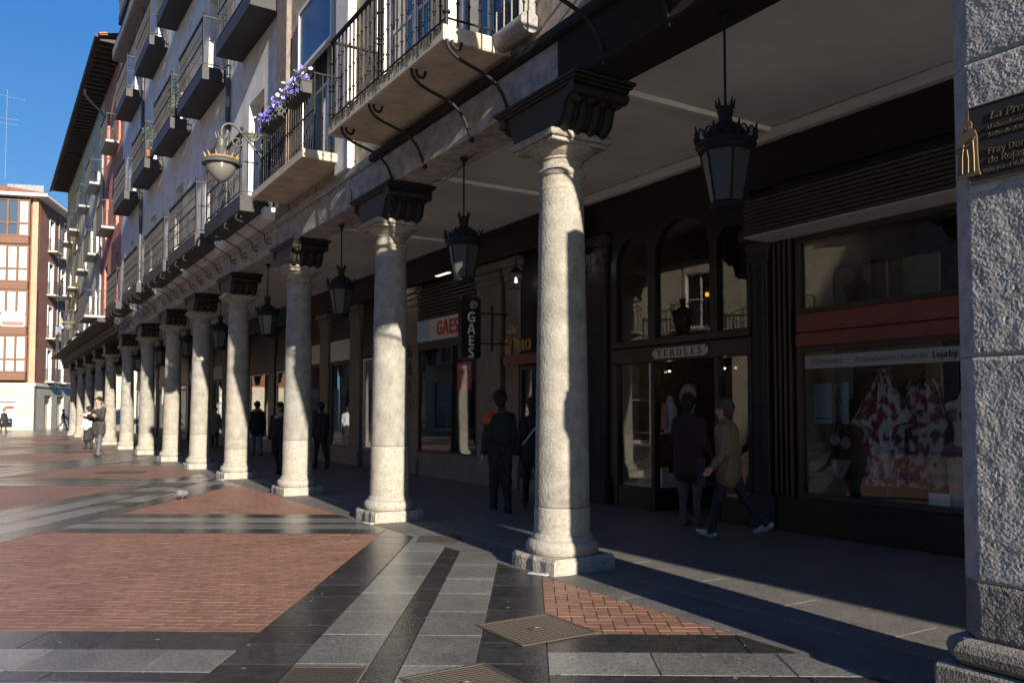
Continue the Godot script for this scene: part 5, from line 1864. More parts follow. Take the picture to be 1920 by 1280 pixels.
func lamp(called: String, label: String, at: Vector3, col: Color, r: float, e: float) -> void:
	var t := thing(called, label, "lamp", at)
	var b := MB.new()
	b.ball(Vector3.ZERO, Vector3(r, r, r), 8, 10)
	put(t, "bulb", b, glow(called + "_glow", col, 1.5))
	var c := MB.new()
	c.lathe([Vector2(0.0, 0.1), Vector2(0.03, 0.09), Vector2(0.035, r * 0.6 + 0.01), Vector2(0.03, r * 0.5)], Vector3.ZERO, 12)
	put(t, "holder", c, M.lamp_iron)
	var l := OmniLight3D.new()
	l.name = "lamp_light"
	l.light_color = col
	l.light_energy = e * 0.006
	l.light_size = r
	l.omni_range = 12.0
	l.omni_attenuation = 2.0
	l.shadow_enabled = true
	t.add_child(l)
	l.position = Vector3(0, -r * 0.2, 0)


func dresses() -> void:
	# two blouses with a red flower print: front and back sheets with sleeves, hung on hangers
	var defs := [[-6.06, 8.98, 1.40, 0, 0, 0.1, "floral kimono with red roses and wide sleeves hung from one point"], [-5.66, 9.14, 1.27, 1, 0, -0.05, "floral tunic with red roses, short sleeves and open neck"]]
	var nz := FastNoiseLite.new()
	nz.seed = 77
	nz.frequency = 7.0
	nz.fractal_octaves = 3
	var fine := FastNoiseLite.new()
	fine.seed = 5
	fine.frequency = 30.0
	for q in defs:
		var t := thing("floral_dress", q[6], "dress", Vector3(q[1], 0.62, q[0]), q[5], "floral dresses in the window")
		for side in 2:
			var mb := MB.new()
			mb.tinted = true
			var nu := 44
			var nv := 64
			var pts := []
			var cols := []
			for j in nv + 1:
				var v := j / float(nv)
				for i in nu + 1:
					var u := -1.0 + 2.0 * i / float(nu)
					var y: float = v * q[2]
					var hw := 0.0
					if q[3] == 0:
						hw = lerpf(0.22, 0.25, v / 0.48)
						if v > 0.48:
							hw = lerpf(0.25, 0.41, smoothstep(0.48, 0.54, v))
						if v > 0.54:
							hw = lerpf(0.41, 0.045, pow((v - 0.54) / 0.46, 0.85))
					else:
						hw = lerpf(0.28, 0.24, v / 0.5)
						if v > 0.5:
							hw = lerpf(0.24, 0.31, smoothstep(0.5, 0.56, v))
						if v > 0.56:
							hw = lerpf(0.31, 0.205, (v - 0.56) / 0.36)
						if v > 0.92:
							hw = lerpf(0.205, 0.14, (v - 0.92) / 0.08)
							if side == 0:
								y -= maxf(0.0, 0.75 - absf(u)) * 0.26 * (v - 0.92) / 0.08
					var dz := u * hw
					var dx := 0.07 * sqrt(maxf(0.0, 1.0 - u * u)) + 0.022 * sin(u * 11.0 + side * 2.0 + v * 2.0) * (1.0 - v * 0.6) + 0.012 * sin(u * 23.0 + v * 5.0)
					pts.append(Vector3(-dx if side == 0 else dx, y, dz))
					var p := Vector3(u * 0.35, y, side * 3.0 + q[0])
					var f := nz.get_noise_3dv(p)
					var c := Color(0.46, 0.43, 0.40)
					if f > 0.12:
						c = Color(0.24, 0.036, 0.042)
						if fine.get_noise_3dv(p) > 0.15:
							c = Color(0.10, 0.03, 0.035)
						elif fine.get_noise_3dv(p * 1.3) < -0.25:
							c = Color(0.36, 0.09, 0.08)
					elif f > 0.05:
						c = Color(0.10, 0.06, 0.06)
					cols.append(c)
			var k := mb.v.size()
			for j in nv + 1:
				for i in nu + 1:
					var w := nu + 1
					var a: Vector3 = pts[j * w + mini(i + 1, nu)] - pts[j * w + maxi(i - 1, 0)]
					var b: Vector3 = pts[mini(j + 1, nv) * w + i] - pts[maxi(j - 1, 0) * w + i]
					var n := b.cross(a).normalized()
					if (n.x > 0) == (side == 0):
						n = -n
					mb.tint = cols[j * w + i]
					mb.vert(pts[j * w + i], n)
			for j in nv:
				for i in nu:
					var a := k + j * (nu + 1) + i
					mb.ix.append_array([a, a + nu + 1, a + nu + 2, a, a + nu + 2, a + 1] if side == 0 else [a, a + nu + 2, a + nu + 1, a, a + 1, a + nu + 2])
			put(t, "front" if side == 0 else "back", mb, M.cloth)
		var hg := MB.new()
		hg.tube([Vector3(0, q[2] - 0.07, -0.13), Vector3(0, q[2], 0), Vector3(0, q[2] - 0.07, 0.13)], 0.008, 6)
		hg.tube([Vector3(0, q[2], 0), Vector3(0, q[2] + 0.05, 0), Vector3(0, q[2] + 0.075, 0.02), Vector3(0, q[2] + 0.06, 0.045)], 0.005, 5)
		hg.tube([Vector3(0, -0.155, 0), Vector3(0, q[2] - 0.02, 0)], 0.012, 6)
		hg.lathe([Vector2(0.0, -0.158), Vector2(0.14, -0.158), Vector2(0.13, -0.145), Vector2(0.0, -0.14)], Vector3.ZERO, 16)
		put(t, "stand", hg, M.lamp_iron)


func arch_panel(mb: MB, z0: float, z1: float, y0: float, y1: float, side: float, spring: float) -> void:
	# dark timber with a round-headed opening; z0 near, z1 far
	var lo := z1
	var hi := z0
	var p := PackedVector2Array([Vector2(lo, y0), Vector2(lo, y1), Vector2(hi, y1), Vector2(hi, y0), Vector2(hi - side, y0), Vector2(hi - side, spring)])
	var r := (hi - lo) * 0.5 - side
	var c := (hi + lo) * 0.5
	var hgt := minf(r, y1 - spring - 0.08)
	for i in range(1, 16):
		var a := PI * i / 16.0
		p.append(Vector2(c + cos(a) * r, spring + sin(a) * hgt))
	p.append(Vector2(lo + side, spring))
	p.append(Vector2(lo + side, y0))
	mb.extrude(p, 0.0, 0.10, Transform3D(TB, Vector3(8.54, 0, 0)))


func shop_bags() -> void:
	var t := thing("bag_shop", "dark timber shopfront with three arched upper windows and white name plate", "shopfront", Vector3.ZERO)
	var ar := MB.new()
	arch_panel(ar, -9.56, -10.5, 2.62, 4.44, 0.09, 3.86)
	arch_panel(ar, -8.28, -9.559, 2.62, 4.44, 0.07, 3.82)
	arch_panel(ar, -7.60, -8.279, 2.62, 4.44, 0.07, 3.80)
	put(t, "arched_frame", ar, M.shop_dark)
	glass(t, -9.6, -10.45, 2.62, 4.42, 8.5)
	glass(t, -8.3, -9.55, 2.62, 4.42, 8.5)
	glass(t, -7.62, -8.27, 2.62, 4.42, 8.5)
	var li := bx(Vector3(8.40, 2.50, -10.5), Vector3(8.6, 2.62, -7.6), 0.015)
	li.box(Vector3(8.44, 2.26, -10.5), Vector3(8.6, 2.499, -7.6), 0.008)
	put(t, "lintel", li, M.shop_dark)
	var lp := holder(t, "lower_panel", Vector3.ZERO)
	for z in [-10.45, -9.56, -8.24, -7.64]:
		put(lp, "post", bx(Vector3(8.44, 0, z - 0.045), Vector3(8.56, 2.26, z + 0.045), 0.012), M.shop_dark)
	put(lp, "stall_riser", bx(Vector3(8.45, 0, -10.4), Vector3(8.58, 0.34, -9.61), 0.01), M.shop_dark)
	put(lp, "stall_riser", bx(Vector3(8.45, 0, -8.19), Vector3(8.58, 0.34, -7.69), 0.01), M.shop_dark)
	glass(t, -9.61, -10.4, 0.34, 2.26)
	glass(t, -7.69, -8.19, 0.34, 2.26)
	# recessed entrance: glass returning inwards
	var rg := MB.new()
	rg.box(Vector3(8.56, 0.34, -9.55), Vector3(9.9, 2.25, -9.538))
	put(t, "return_pane", rg, M.pane)
	var r2 := bx(Vector3(8.57, 0, -9.58), Vector3(9.9, 0.338, -9.52), 0.005)
	put(t, "return_riser", r2, M.shop_dark)
	var r3 := bx(Vector3(8.56, 0.34, -8.25), Vector3(9.9, 2.25, -8.238))
	put(t, "return_pane", r3, M.pane)
	put(t, "entrance_door", bx(Vector3(9.95, 0.05, -9.5), Vector3(10.0, 2.25, -8.28)), M.shop_brown)
	var np := holder(t, "name_plate", Vector3(8.395, 2.375, -8.955))
	var o := PackedVector2Array([Vector2(-0.57, -0.045), Vector2(-0.52, -0.045), Vector2(-0.52, -0.075), Vector2(0.52, -0.075), Vector2(0.52, -0.045), Vector2(0.57, -0.045), Vector2(0.57, 0.045), Vector2(0.52, 0.045), Vector2(0.52, 0.075), Vector2(-0.52, 0.075), Vector2(-0.52, 0.045), Vector2(-0.57, 0.045)])
	var pl := MB.new()
	pl.extrude(o, 0.0, 0.02, Transform3D(TB, Vector3(0.04, 0, 0)))
	put(np, "plate", pl, mat("plate_pale", L(0.50, 0.50, 0.47), 0.5))
	text(np, "lettering", "Y E B O L E S", 0.15, 0.004, M.sign_black, Vector3(0.017, 0, 0), TB, true, true)
	pilaster(t, -10.71, -11.17, M.old_wood_grey, 4.4, 8.42, "timber_pilaster")
	pilaster(t, -7.31, -7.58, M.old_wood_grey, 3.9, 8.42, "timber_pilaster")
	for z in [-10.82, -11.06, -7.38, -7.5]:
		put(t, "fluting", bx(Vector3(8.405, 0.5, z - 0.02), Vector3(8.421, 3.4, z + 0.02), 0.006), M.old_wood_grey)
	put(t, "fill_panel", bx(Vector3(8.5, 0, -10.71), Vector3(8.58, 4.44, -10.5)), M.shop_dark)
	var dk := bx(Vector3(8.58, 2.40, -10.48), Vector3(9.6, 2.44, -7.6))
	put(t, "upper_shelf", dk, M.shop_brown)
	put(t, "display_floor", bx(Vector3(8.59, 0.33, -10.45), Vector3(9.8, 0.36, -9.6)), M.shop_white)
	put(t, "glass_shelf", bx(Vector3(8.7, 1.16, -10.4), Vector3(9.7, 1.175, -9.62)), mat("shelf_glass", L(0.45, 0.5, 0.5), 0.2))
	put(t, "display_floor", bx(Vector3(8.59, 0.33, -8.2), Vector3(9.8, 0.36, -7.65)), M.shop_white)
	# goods in the windows
	var tl := thing("table_lamp", "table lamp with dark shade and lit brass foot in the arched window", "lamp", Vector3(9.1, 3.2, -9.05))
	var sh := MB.new()
	sh.lathe([Vector2(0.24, 0.16), Vector2(0.20, 0.58)], Vector3.ZERO, 24)
	put(tl, "shade", sh, M.grate_hole)
	var ft := MB.new()
	ft.lathe([Vector2(0.0, -0.75), Vector2(0.12, -0.75), Vector2(0.03, -0.68), Vector2(0.02, -0.3), Vector2(0.05, -0.15), Vector2(0.02, 0.0), Vector2(0.02, 0.3)], Vector3.ZERO, 16)
	put(tl, "foot", ft, M.bronze)
	var bu := MB.new()
	bu.ball(Vector3(0, 0.08, 0), Vector3(0.03, 0.045, 0.03), 8, 10)
	put(tl, "bulb", bu, glow("lamp_bulb_glow", Color(1.0, 0.62, 0.18), 0.6))
	var ol := OmniLight3D.new()
	ol.name = "lamp_light"
	ol.light_color = Color(1.0, 0.7, 0.3)
	ol.light_energy = 0.004
	ol.light_size = 0.03
	ol.omni_range = 12.0
	ol.omni_attenuation = 2.0
	ol.shadow_enabled = true
	tl.add_child(ol)
	ol.position = Vector3(0, 0.07, 0)
	var pt := thing("potted_tree", "bushy grey-green potted plant behind the middle arched window", "plant", Vector3(8.95, 2.44, -9.2))
	var pot := MB.new()
	pot.lathe([Vector2(0, 0), Vector2(0.09, 0), Vector2(0.12, 0.2), Vector2(0.0, 0.19)], Vector3.ZERO, 16)
	put(pt, "pot", pot, M.grey_stone)
	var lf := MB.new()
	var r := RandomNumberGenerator.new()
	r.seed = 12
	for i in 900:
		var p := Vector3(r.randfn(0, 0.15), 0.5 + r.randfn(0, 0.18), r.randfn(0, 0.28))
		var bs := Basis.from_euler(Vector3(r.randf() * TAU, r.randf() * TAU, 0))
		lf.quad(p, p + bs * Vector3(0.02, 0.008, 0), p + bs * Vector3(0.05, 0, 0), p + bs * Vector3(0.02, -0.008, 0), bs * Vector3(0, 0, 1))
	put(pt, "leaves", lf, mat("olive_leaf", L(0.14, 0.15, 0.11), 0.7)).set_meta("kind", "stuff")
	var st := MB.new()
	for i in 6:
		st.tube([Vector3(0, 0.18, 0), Vector3(0.03 * sin(i * 2.0), 0.4, 0.08 * (i - 2.5)), Vector3(0.05 * sin(i * 3.0), 0.7, 0.13 * (i - 2.5))], 0.008, 5)
	put(pt, "stem", st, M.dark_wood)
	handbag("dark leather handbag on the upper shelf behind the narrow arch", Vector3(8.9, 2.44, -9.85), 0.30, M.grate_hole)
	handbag("pale woven handbag on the upper shelf beside the potted plant", Vector3(8.85, 2.44, -8.62), 0.34, mat("bag_pale", L(0.34, 0.31, 0.25), 0.7))
	handbag("grey patterned handbag on the upper shelf by the timber pilaster", Vector3(8.85, 2.44, -8.0), 0.30, mat("bag_grey", L(0.26, 0.26, 0.25), 0.7))
	handbag("small black handbag hanging in the narrow window beside the door", Vector3(8.8, 1.78, -7.93), 0.2, M.grate_hole)
	var ck := thing("round_mirror", "dark round framed mirror hanging in the lower display window", "mirror", Vector3(9.7, 1.75, -10.1))
	var cm := MB.new()
	cm.tube(spiral_ring(0.24, 28), 0.035, 8, false)
	put(ck, "frame", cm, M.shop_dark)
	var cf := MB.new()
	cf.extrude(circle(0.23, 28), -0.005, 0.005, Transform3D(TB, Vector3.ZERO))
	put(ck, "glass", cf, M.counter)
	var sc := thing("pink_scarf", "pink scarf draped on a small pale bust", "scarf", Vector3(9.0, 1.18, -9.78))
	var sm := MB.new()
	sm.lathe([Vector2(0.0, 0.0), Vector2(0.09, 0.0), Vector2(0.10, 0.2), Vector2(0.12, 0.36), Vector2(0.06, 0.46), Vector2(0.04, 0.56), Vector2(0, 0.57)], Vector3.ZERO, 16)
	put(sc, "bust", sm, M.shop_white)
	var sx := MB.new()
	sx.extrude(PackedVector2Array([Vector2(-0.07, 0.05), Vector2(0.05, 0.03), Vector2(0.07, 0.30), Vector2(0.04, 0.46), Vector2(-0.04, 0.46), Vector2(-0.05, 0.28)]), 0.0, 0.02, Transform3D(TB, Vector3(-0.115, 0, 0)))
	put(sc, "scarf", sx, mat("scarf_pink", L(0.60, 0.20, 0.22), 0.9))
	for i in 5:
		var q: Array = [[8.85, -10.15, 0.14, 0.20, "pale gift box on the display floor beside the glass shelf"], [8.8, -9.75, 0.10, 0.24, "white card box standing near the display window's post"], [9.3, -9.95, 0.2, 0.12, "flat pale box lying at the back of the display floor"], [8.9, -7.9, 0.12, 0.22, "white box on the floor of the narrow window"], [9.2, -7.85, 0.16, 0.34, "tall pale box behind the white one in the narrow window"]][i]
		var b := thing("gift_box", q[4], "box", Vector3(q[0], 0.361, q[1]), 0.3 * i, "boxes in the bag shop's windows")
		put(b, "box_body", bx(Vector3(-q[2], 0, -q[2] * 0.6), Vector3(q[2], q[3], q[2] * 0.6), 0.004), M.shop_white if i % 2 else mat("box_cream%d" % i, L(0.5, 0.45, 0.33), 0.7))
		put(b, "box_lid", bx(Vector3(-q[2] - 0.004, q[3] + 0.001, -q[2] * 0.6 - 0.004), Vector3(q[2] + 0.004, q[3] + 0.03, q[2] * 0.6 + 0.004), 0.003), M.shop_white)
	lamp("ceiling_spot", "tiny white spot lamp lit inside the lower display window", Vector3(9.2, 2.16, -10.0), Color(1, 0.9, 0.75), 0.02, 1.2)
	lamp("ceiling_spot", "tiny white spot lamp lit in the bag shop's entrance", Vector3(9.3, 2.16, -8.9), Color(1, 0.9, 0.75), 0.02, 0.8)
	lamp("ceiling_spot", "tiny white spot lamp lit in the narrow window beside the door", Vector3(9.2, 2.16, -7.9), Color(1, 0.9, 0.75), 0.02, 1.2)


func circle(r: float, n: int) -> PackedVector2Array:
	var p := PackedVector2Array()
	for i in n:
		p.append(Vector2(cos(TAU * i / n), sin(TAU * i / n)) * r)
	return p


func spiral_ring(r: float, n: int) -> Array:
	var p := []
	for i in n + 1:
		p.append(Vector3(0, cos(TAU * i / n) * r, sin(TAU * i / n) * r))
	return p


func handbag(label: String, at: Vector3, w: float, m: Material) -> void:
	var t := thing("handbag", label, "handbag", at, 0.0, "handbags in the shop windows")
	var b := MB.new()
	var h := w * 0.8
	b.extrude(PackedVector2Array([Vector2(-w / 2, 0.0), Vector2(w / 2, 0.0), Vector2(w * 0.47, h * 0.6), Vector2(w * 0.36, h), Vector2(-w * 0.36, h), Vector2(-w * 0.47, h * 0.6)]), -w * 0.16, w * 0.16, Transform3D(TB, Vector3.ZERO))
	put(t, "bag_body", b, m)
	var hn := MB.new()
	var ps := []
	for i in 11:
		var a := PI * i / 10.0
		ps.append(Vector3(0, h - 0.01 + sin(a) * h * 0.55, cos(a) * w * 0.24))
	hn.tube(ps, w * 0.025, 6)
	put(t, "handle", hn, m)


func shop_gold() -> void:
	var t := thing("gold_letter_shop", "dark shopfront with gold letters over a red board", "shopfront", Vector3.ZERO)
	pilaster(t, -13.42, -13.9, M.shop_stone, 4.5)
	put(t, "wall_panel", bx(Vector3(8.52, 2.6, -13.42), Vector3(8.62, 4.5, -11.17)), M.shop_dark)
	put(t, "red_board", bx(Vector3(8.40, 2.40, -13.88), Vector3(8.5, 2.60, -11.18), 0.01), M.shop_red)
	var gd := holder(t, "gold_sign", Vector3(8.47, 2.83, 0))
	for q in [["M", -13.75, 0.42], ["P", -13.56, 0.44], ["MO", -13.22, 0.30], ["A", -11.42, 0.30]]:
		var x := text(gd, "letter", q[0], q[2], 0.03, M.sign_gold, Vector3(0, -0.06, q[1]), TB, true)
		x.mesh.vertical_alignment = VERTICAL_ALIGNMENT_CENTER
	var cr := MB.new()
	cr.extrude(PackedVector2Array([Vector2(-0.16, 0.0), Vector2(0.16, 0.0), Vector2(0.2, 0.12), Vector2(0.1, 0.06), Vector2(0.05, 0.17), Vector2(0.0, 0.06), Vector2(-0.05, 0.17), Vector2(-0.1, 0.06), Vector2(-0.2, 0.12)]), 0, 0.03, Transform3D(TB, Vector3(0, 0.19, -13.64)))
	put(gd, "crown", cr, M.sign_gold)
	put(t, "orange_ornament", bx(Vector3(8.38, 2.98, -11.4), Vector3(8.44, 3.22, -11.2), 0.02), mat("ornament_orange", L(0.45, 0.17, 0.06), 0.6))
	var fr := MB.new()
	bars(fr, -11.3, -13.3, 0.3, 2.3, 0.06, 8.46, 8.56)
	fr.box(Vector3(8.46, 0, -12.5), Vector3(8.56, 2.3, -12.42))
	put(t, "door_frame", fr, M.shop_dark)
	glass(t, -11.3, -12.42, 0.3, 2.3)
	glass(t, -12.5, -13.3, 0.3, 2.3)
	put(t, "stall_riser", bx(Vector3(8.46, 0, -13.4), Vector3(8.6, 0.24, -11.2)), M.shop_stone)
	put(t, "inner_counter", bx(Vector3(9.6, 0, -13.2), Vector3(10.1, 1.0, -11.4)), M.counter)


func shop_hearing() -> void:
	var t := thing("hearing_shop", "hearing-aid shopfront with white sign panel between stone pilasters", "shopfront", Vector3.ZERO)
	pilaster(t, -14.12, -15.05, M.shop_stone, 4.5)
	pilaster(t, -17.92, -18.8, M.shop_stone, 4.5)
	put(t, "stall_riser", bx(Vector3(8.46, 0, -17.91), Vector3(8.6, 0.55, -15.06), 0.01), M.shop_stone)
	var fr := MB.new()
	bars(fr, -15.1, -17.86, 0.60, 2.96, 0.05, 8.46, 8.54)
	put(t, "window_frame", fr, M.shop_brown)
	glass(t, -15.1, -17.86, 0.6, 2.96)
	put(t, "brown_band", bx(Vector3(8.45, 3.011, -17.91), Vector3(8.6, 3.13, -15.06), 0.01), M.shop_brown)
	var sg := holder(t, "sign_panel", Vector3(8.44, 3.14, -16.49))
	put(sg, "white_face", bx(Vector3(0, 0, -0.75), Vector3(0.15, 0.50, 1.42)), M.shop_white)
	put(sg, "blue_face", bx(Vector3(0.001, 0, -1.42), Vector3(0.15, 0.50, -0.751)), M.shop_blue)
	text(sg, "lettering", "GAES", 0.44, 0.01, M.sign_red, Vector3(-0.006, 0.25, 0.15), TB, true)
	for i in 9:
		var sl := MB.new()
		sl.box(Vector3(-0.03, -0.012, -1.42), Vector3(0.03, 0.012, 1.42), 0.004, Transform3D(Basis(Vector3(0, 0, 1), 0.5), Vector3.ZERO))
		put(t, "slat", sl, M.louvre).position = Vector3(8.47, 3.70 + i * 0.085, -16.49)
	put(t, "slat_back", bx(Vector3(8.52, 3.65, -17.91), Vector3(8.6, 4.5, -15.06)), M.shop_black)
	# letters on the far pilaster
	for i in 4:
		text(t, "pilaster_letter", "GAES"[i], 0.40, 0.02, M.sign_black, Vector3(8.445, 2.95 - i * 0.42, -18.36), TB, true)
	# interior
	put(t, "counter", bx(Vector3(10.0, 0, -17.6), Vector3(10.4, 1.05, -15.2), 0.01), M.counter)
	put(t, "back_panel", bx(Vector3(11.2, 0, -18.8), Vector3(11.3, 4.4, -14.1)), mat("shop_grey", L(0.20, 0.20, 0.2), 0.8))
	var po := thing("offer_poster", "red offer poster in the hearing shop's window", "poster", Vector3(8.56, 1.98, -15.75))
	put(po, "card", bx(Vector3(0, 0, -0.36), Vector3(0.008, 0.60, 0.30)), M.sign_red)
	text(po, "lettering", "OFERTA", 0.15, 0.003, M.shop_white, Vector3(-0.002, 0.47, -0.02), TB, true)
	text(po, "lettering", "2+2", 0.24, 0.003, M.shop_white, Vector3(-0.002, 0.25, -0.02), TB, true)
	# blade sign
	var b := thing("blade_sign", "black projecting blade sign with white upright letters", "sign", Vector3(7.6, 2.52, -13.8))
	var o := PackedVector2Array()
	for q in [[0.16, 1.12, 0.0], [-0.16, 1.12, PI / 2], [-0.16, 0.05, PI], [0.16, 0.05, 1.5 * PI]]:
		for i in 5:
			var a: float = q[2] + PI / 2 * i / 4.0
			o.append(Vector2(q[0] - signf(q[0]) * 0.0 + cos(a) * 0.05, q[1] + sin(a) * 0.05))
	var bm := MB.new()
	bm.extrude(o, -0.07, 0.07)
	put(b, "box", bm, M.sign_black)
	for i in 4:
		text(b, "letter", "GAES"[i], 0.27, 0.01, M.shop_white, Vector3(0.0, 0.78 - i * 0.225, 0.072), Basis(), true)
	var sp := MB.new()
	sp.tube(spiral(Vector3(0.06, 1.02, 0.075), 0.015, 0.085, 0.0, TAU * 1.7, 30), 0.008, 5)
	put(b, "spiral_mark", sp, M.shop_white)
	var br := MB.new()
	for y in [0.3, 0.88]:
		br.tube([Vector3(0.20, y, 0), Vector3(0.88, y, 0)], 0.016, 6)
	br.tube([Vector3(0.5, 0.15, 0), Vector3(0.5, 1.05, 0)], 0.02, 6)
	put(b, "bracket", br, M.lamp_iron)
	# tube lights under the dark beam
	for z in [-16.0, -18.4]:
		var l := thing("tube_light", "short white strip light lit under the dark beam %s" % ("above the hearing shop" if z > -17 else "by the lettered pilaster"), "light", Vector3(8.15, 4.50, z), 0.0, "strip lights under the beam")
		put(l, "diffuser", bx(Vector3(-0.04, -0.02, -0.3), Vector3(0.04, 0.0, 0.3)), glow("tube_glow", Color(1, 0.97, 0.9), 0.6))
		put(l, "housing", bx(Vector3(-0.05, 0.001, -0.32), Vector3(0.05, 0.03, 0.32)), M.lamp_iron)
		var a := AreaLight3D.new()
		a.name = "tube_light_source"
		a.area_size = Vector2(0.08, 0.6)
		a.light_energy = 0.02
		a.light_color = Color(1, 0.97, 0.9)
		a.shadow_enabled = true
		l.add_child(a)
		a.position = Vector3(0, -0.03, 0)
		a.rotation = Vector3(-PI / 2, 0, 0)


func shop_rest() -> void:
	var defs := [[-19.0, -24.2, "shop_stone", "shopfront with pale posters between stone pilasters behind the third column"], [-24.2, -30.0, "shop_stone", "dim stone shopfront behind the fourth and fifth columns"], [-30.0, -37.5, "shop_brown", "brown timber shopfront with white notices behind the sixth column"], [-37.5, -46.0, "shop_stone", "far stone shopfront behind the eighth column"], [-46.0, -56.0, "shop_brown", "far brown shopfront behind the tenth column"], [-56.0, -66.0, "shop_stone", "last dim shopfront at the arcade's end"]]
	var k := 0
	for d in defs:
		var t := thing("arcade_shop", d[3], "shopfront", Vector3.ZERO, 0.0, "dim shopfronts along the arcade")
		var n := 2 if d[0] > -31 else 3
		var step: float = (d[0] - d[1]) / n
		for i in n:
			var z: float = d[0] - i * step
			pilaster(t, z - 0.1, z - 0.85, M[d[2]], 4.5)
			put(t, "stall_riser", bx(Vector3(8.5, 0, z - step + 0.1), Vector3(8.6, 0.5, z - 0.86)), M.shop_stone)
			var fr := MB.new()
			bars(fr, z - 0.95, z - step + 0.15, 0.55, 2.9, 0.06, 8.5, 8.58)
			put(t, "window_frame", fr, M.shop_brown if (i + k) % 2 else M.shop_white)
			glass(t, z - 0.95, z - step + 0.15, 0.55, 2.9, 8.53)
			put(t, "fascia", bx(Vector3(8.48, 3.0, z - step + 0.1), Vector3(8.6, 3.6, z - 0.86)), [M.shop_dark, M.shop_white, M.shop_brown, M.counter][(i + k) % 4])
			put(t, "upper_panel", bx(Vector3(8.52, 3.61, z - step + 0.1), Vector3(8.6, 4.5, z - 0.86)), M.shop_dark)
			if (i + k) % 2 == 0:
				put(t, "notice", bx(Vector3(8.56, 1.3, z - step * 0.5 - 0.3), Vector3(8.57, 2.3, z - step * 0.5 + 0.35)), M.shop_white)
			put(t, "inner_shelf", bx(Vector3(9.3, 0.5, z - step + 0.3), Vector3(9.5, 2.0, z - 1.2)), M.shop_back)
		k += 1


func sconces() -> void:
	for q in [[-13.12, "small black cage lantern lit on the wall above the gold letters"], [-11.02, "small black cage lantern lit beside the timber pilaster"]]:
		var t := thing("wall_lantern", q[1], "lantern", Vector3(8.22, 3.98, q[0]), 0.0, "lit cage lanterns on the shop wall")
		var c := MB.new()
		for x in [-0.09, 0.09]:
			for z in [-0.09, 0.09]:
				c.tube([Vector3(x, -0.16, z), Vector3(x, 0.14, z)], 0.008, 5)
		for y in [-0.16, -0.01, 0.14]:
			c.tube([Vector3(-0.09, y, -0.09), Vector3(0.09, y, -0.09), Vector3(0.09, y, 0.09), Vector3(-0.09, y, 0.09), Vector3(-0.09, y, -0.09)], 0.008, 5)
		c.lathe([Vector2(0.13, 0.14), Vector2(0.05, 0.24), Vector2(0.0, 0.26)], Vector3.ZERO, 8)
		put(t, "cage", c, M.lamp_iron)
		var a := MB.new()
		a.tube(smooth([Vector3(0, 0.25, 0), Vector3(0.0, 0.36, 0), Vector3(0.08, 0.43, 0), Vector3(0.2, 0.42, 0), Vector3(0.3, 0.40, 0)]), 0.012, 6)
		put(t, "arm", a, M.lamp_iron)
		var b := MB.new()
		b.lathe([Vector2(0.0, -0.06), Vector2(0.025, -0.045), Vector2(0.032, -0.01), Vector2(0.02, 0.03), Vector2(0.012, 0.05), Vector2(0, 0.055)], Vector3.ZERO, 12)
		put(t, "bulb", b, glow("sconce_glow", Color(1, 0.98, 0.95), 1.5))
		var l := OmniLight3D.new()
		l.name = "lantern_light"
		l.light_energy = 0.004
		l.light_size = 0.03
		l.omni_range = 10.0
		l.omni_attenuation = 2.0
		l.shadow_enabled = true
		t.add_child(l)


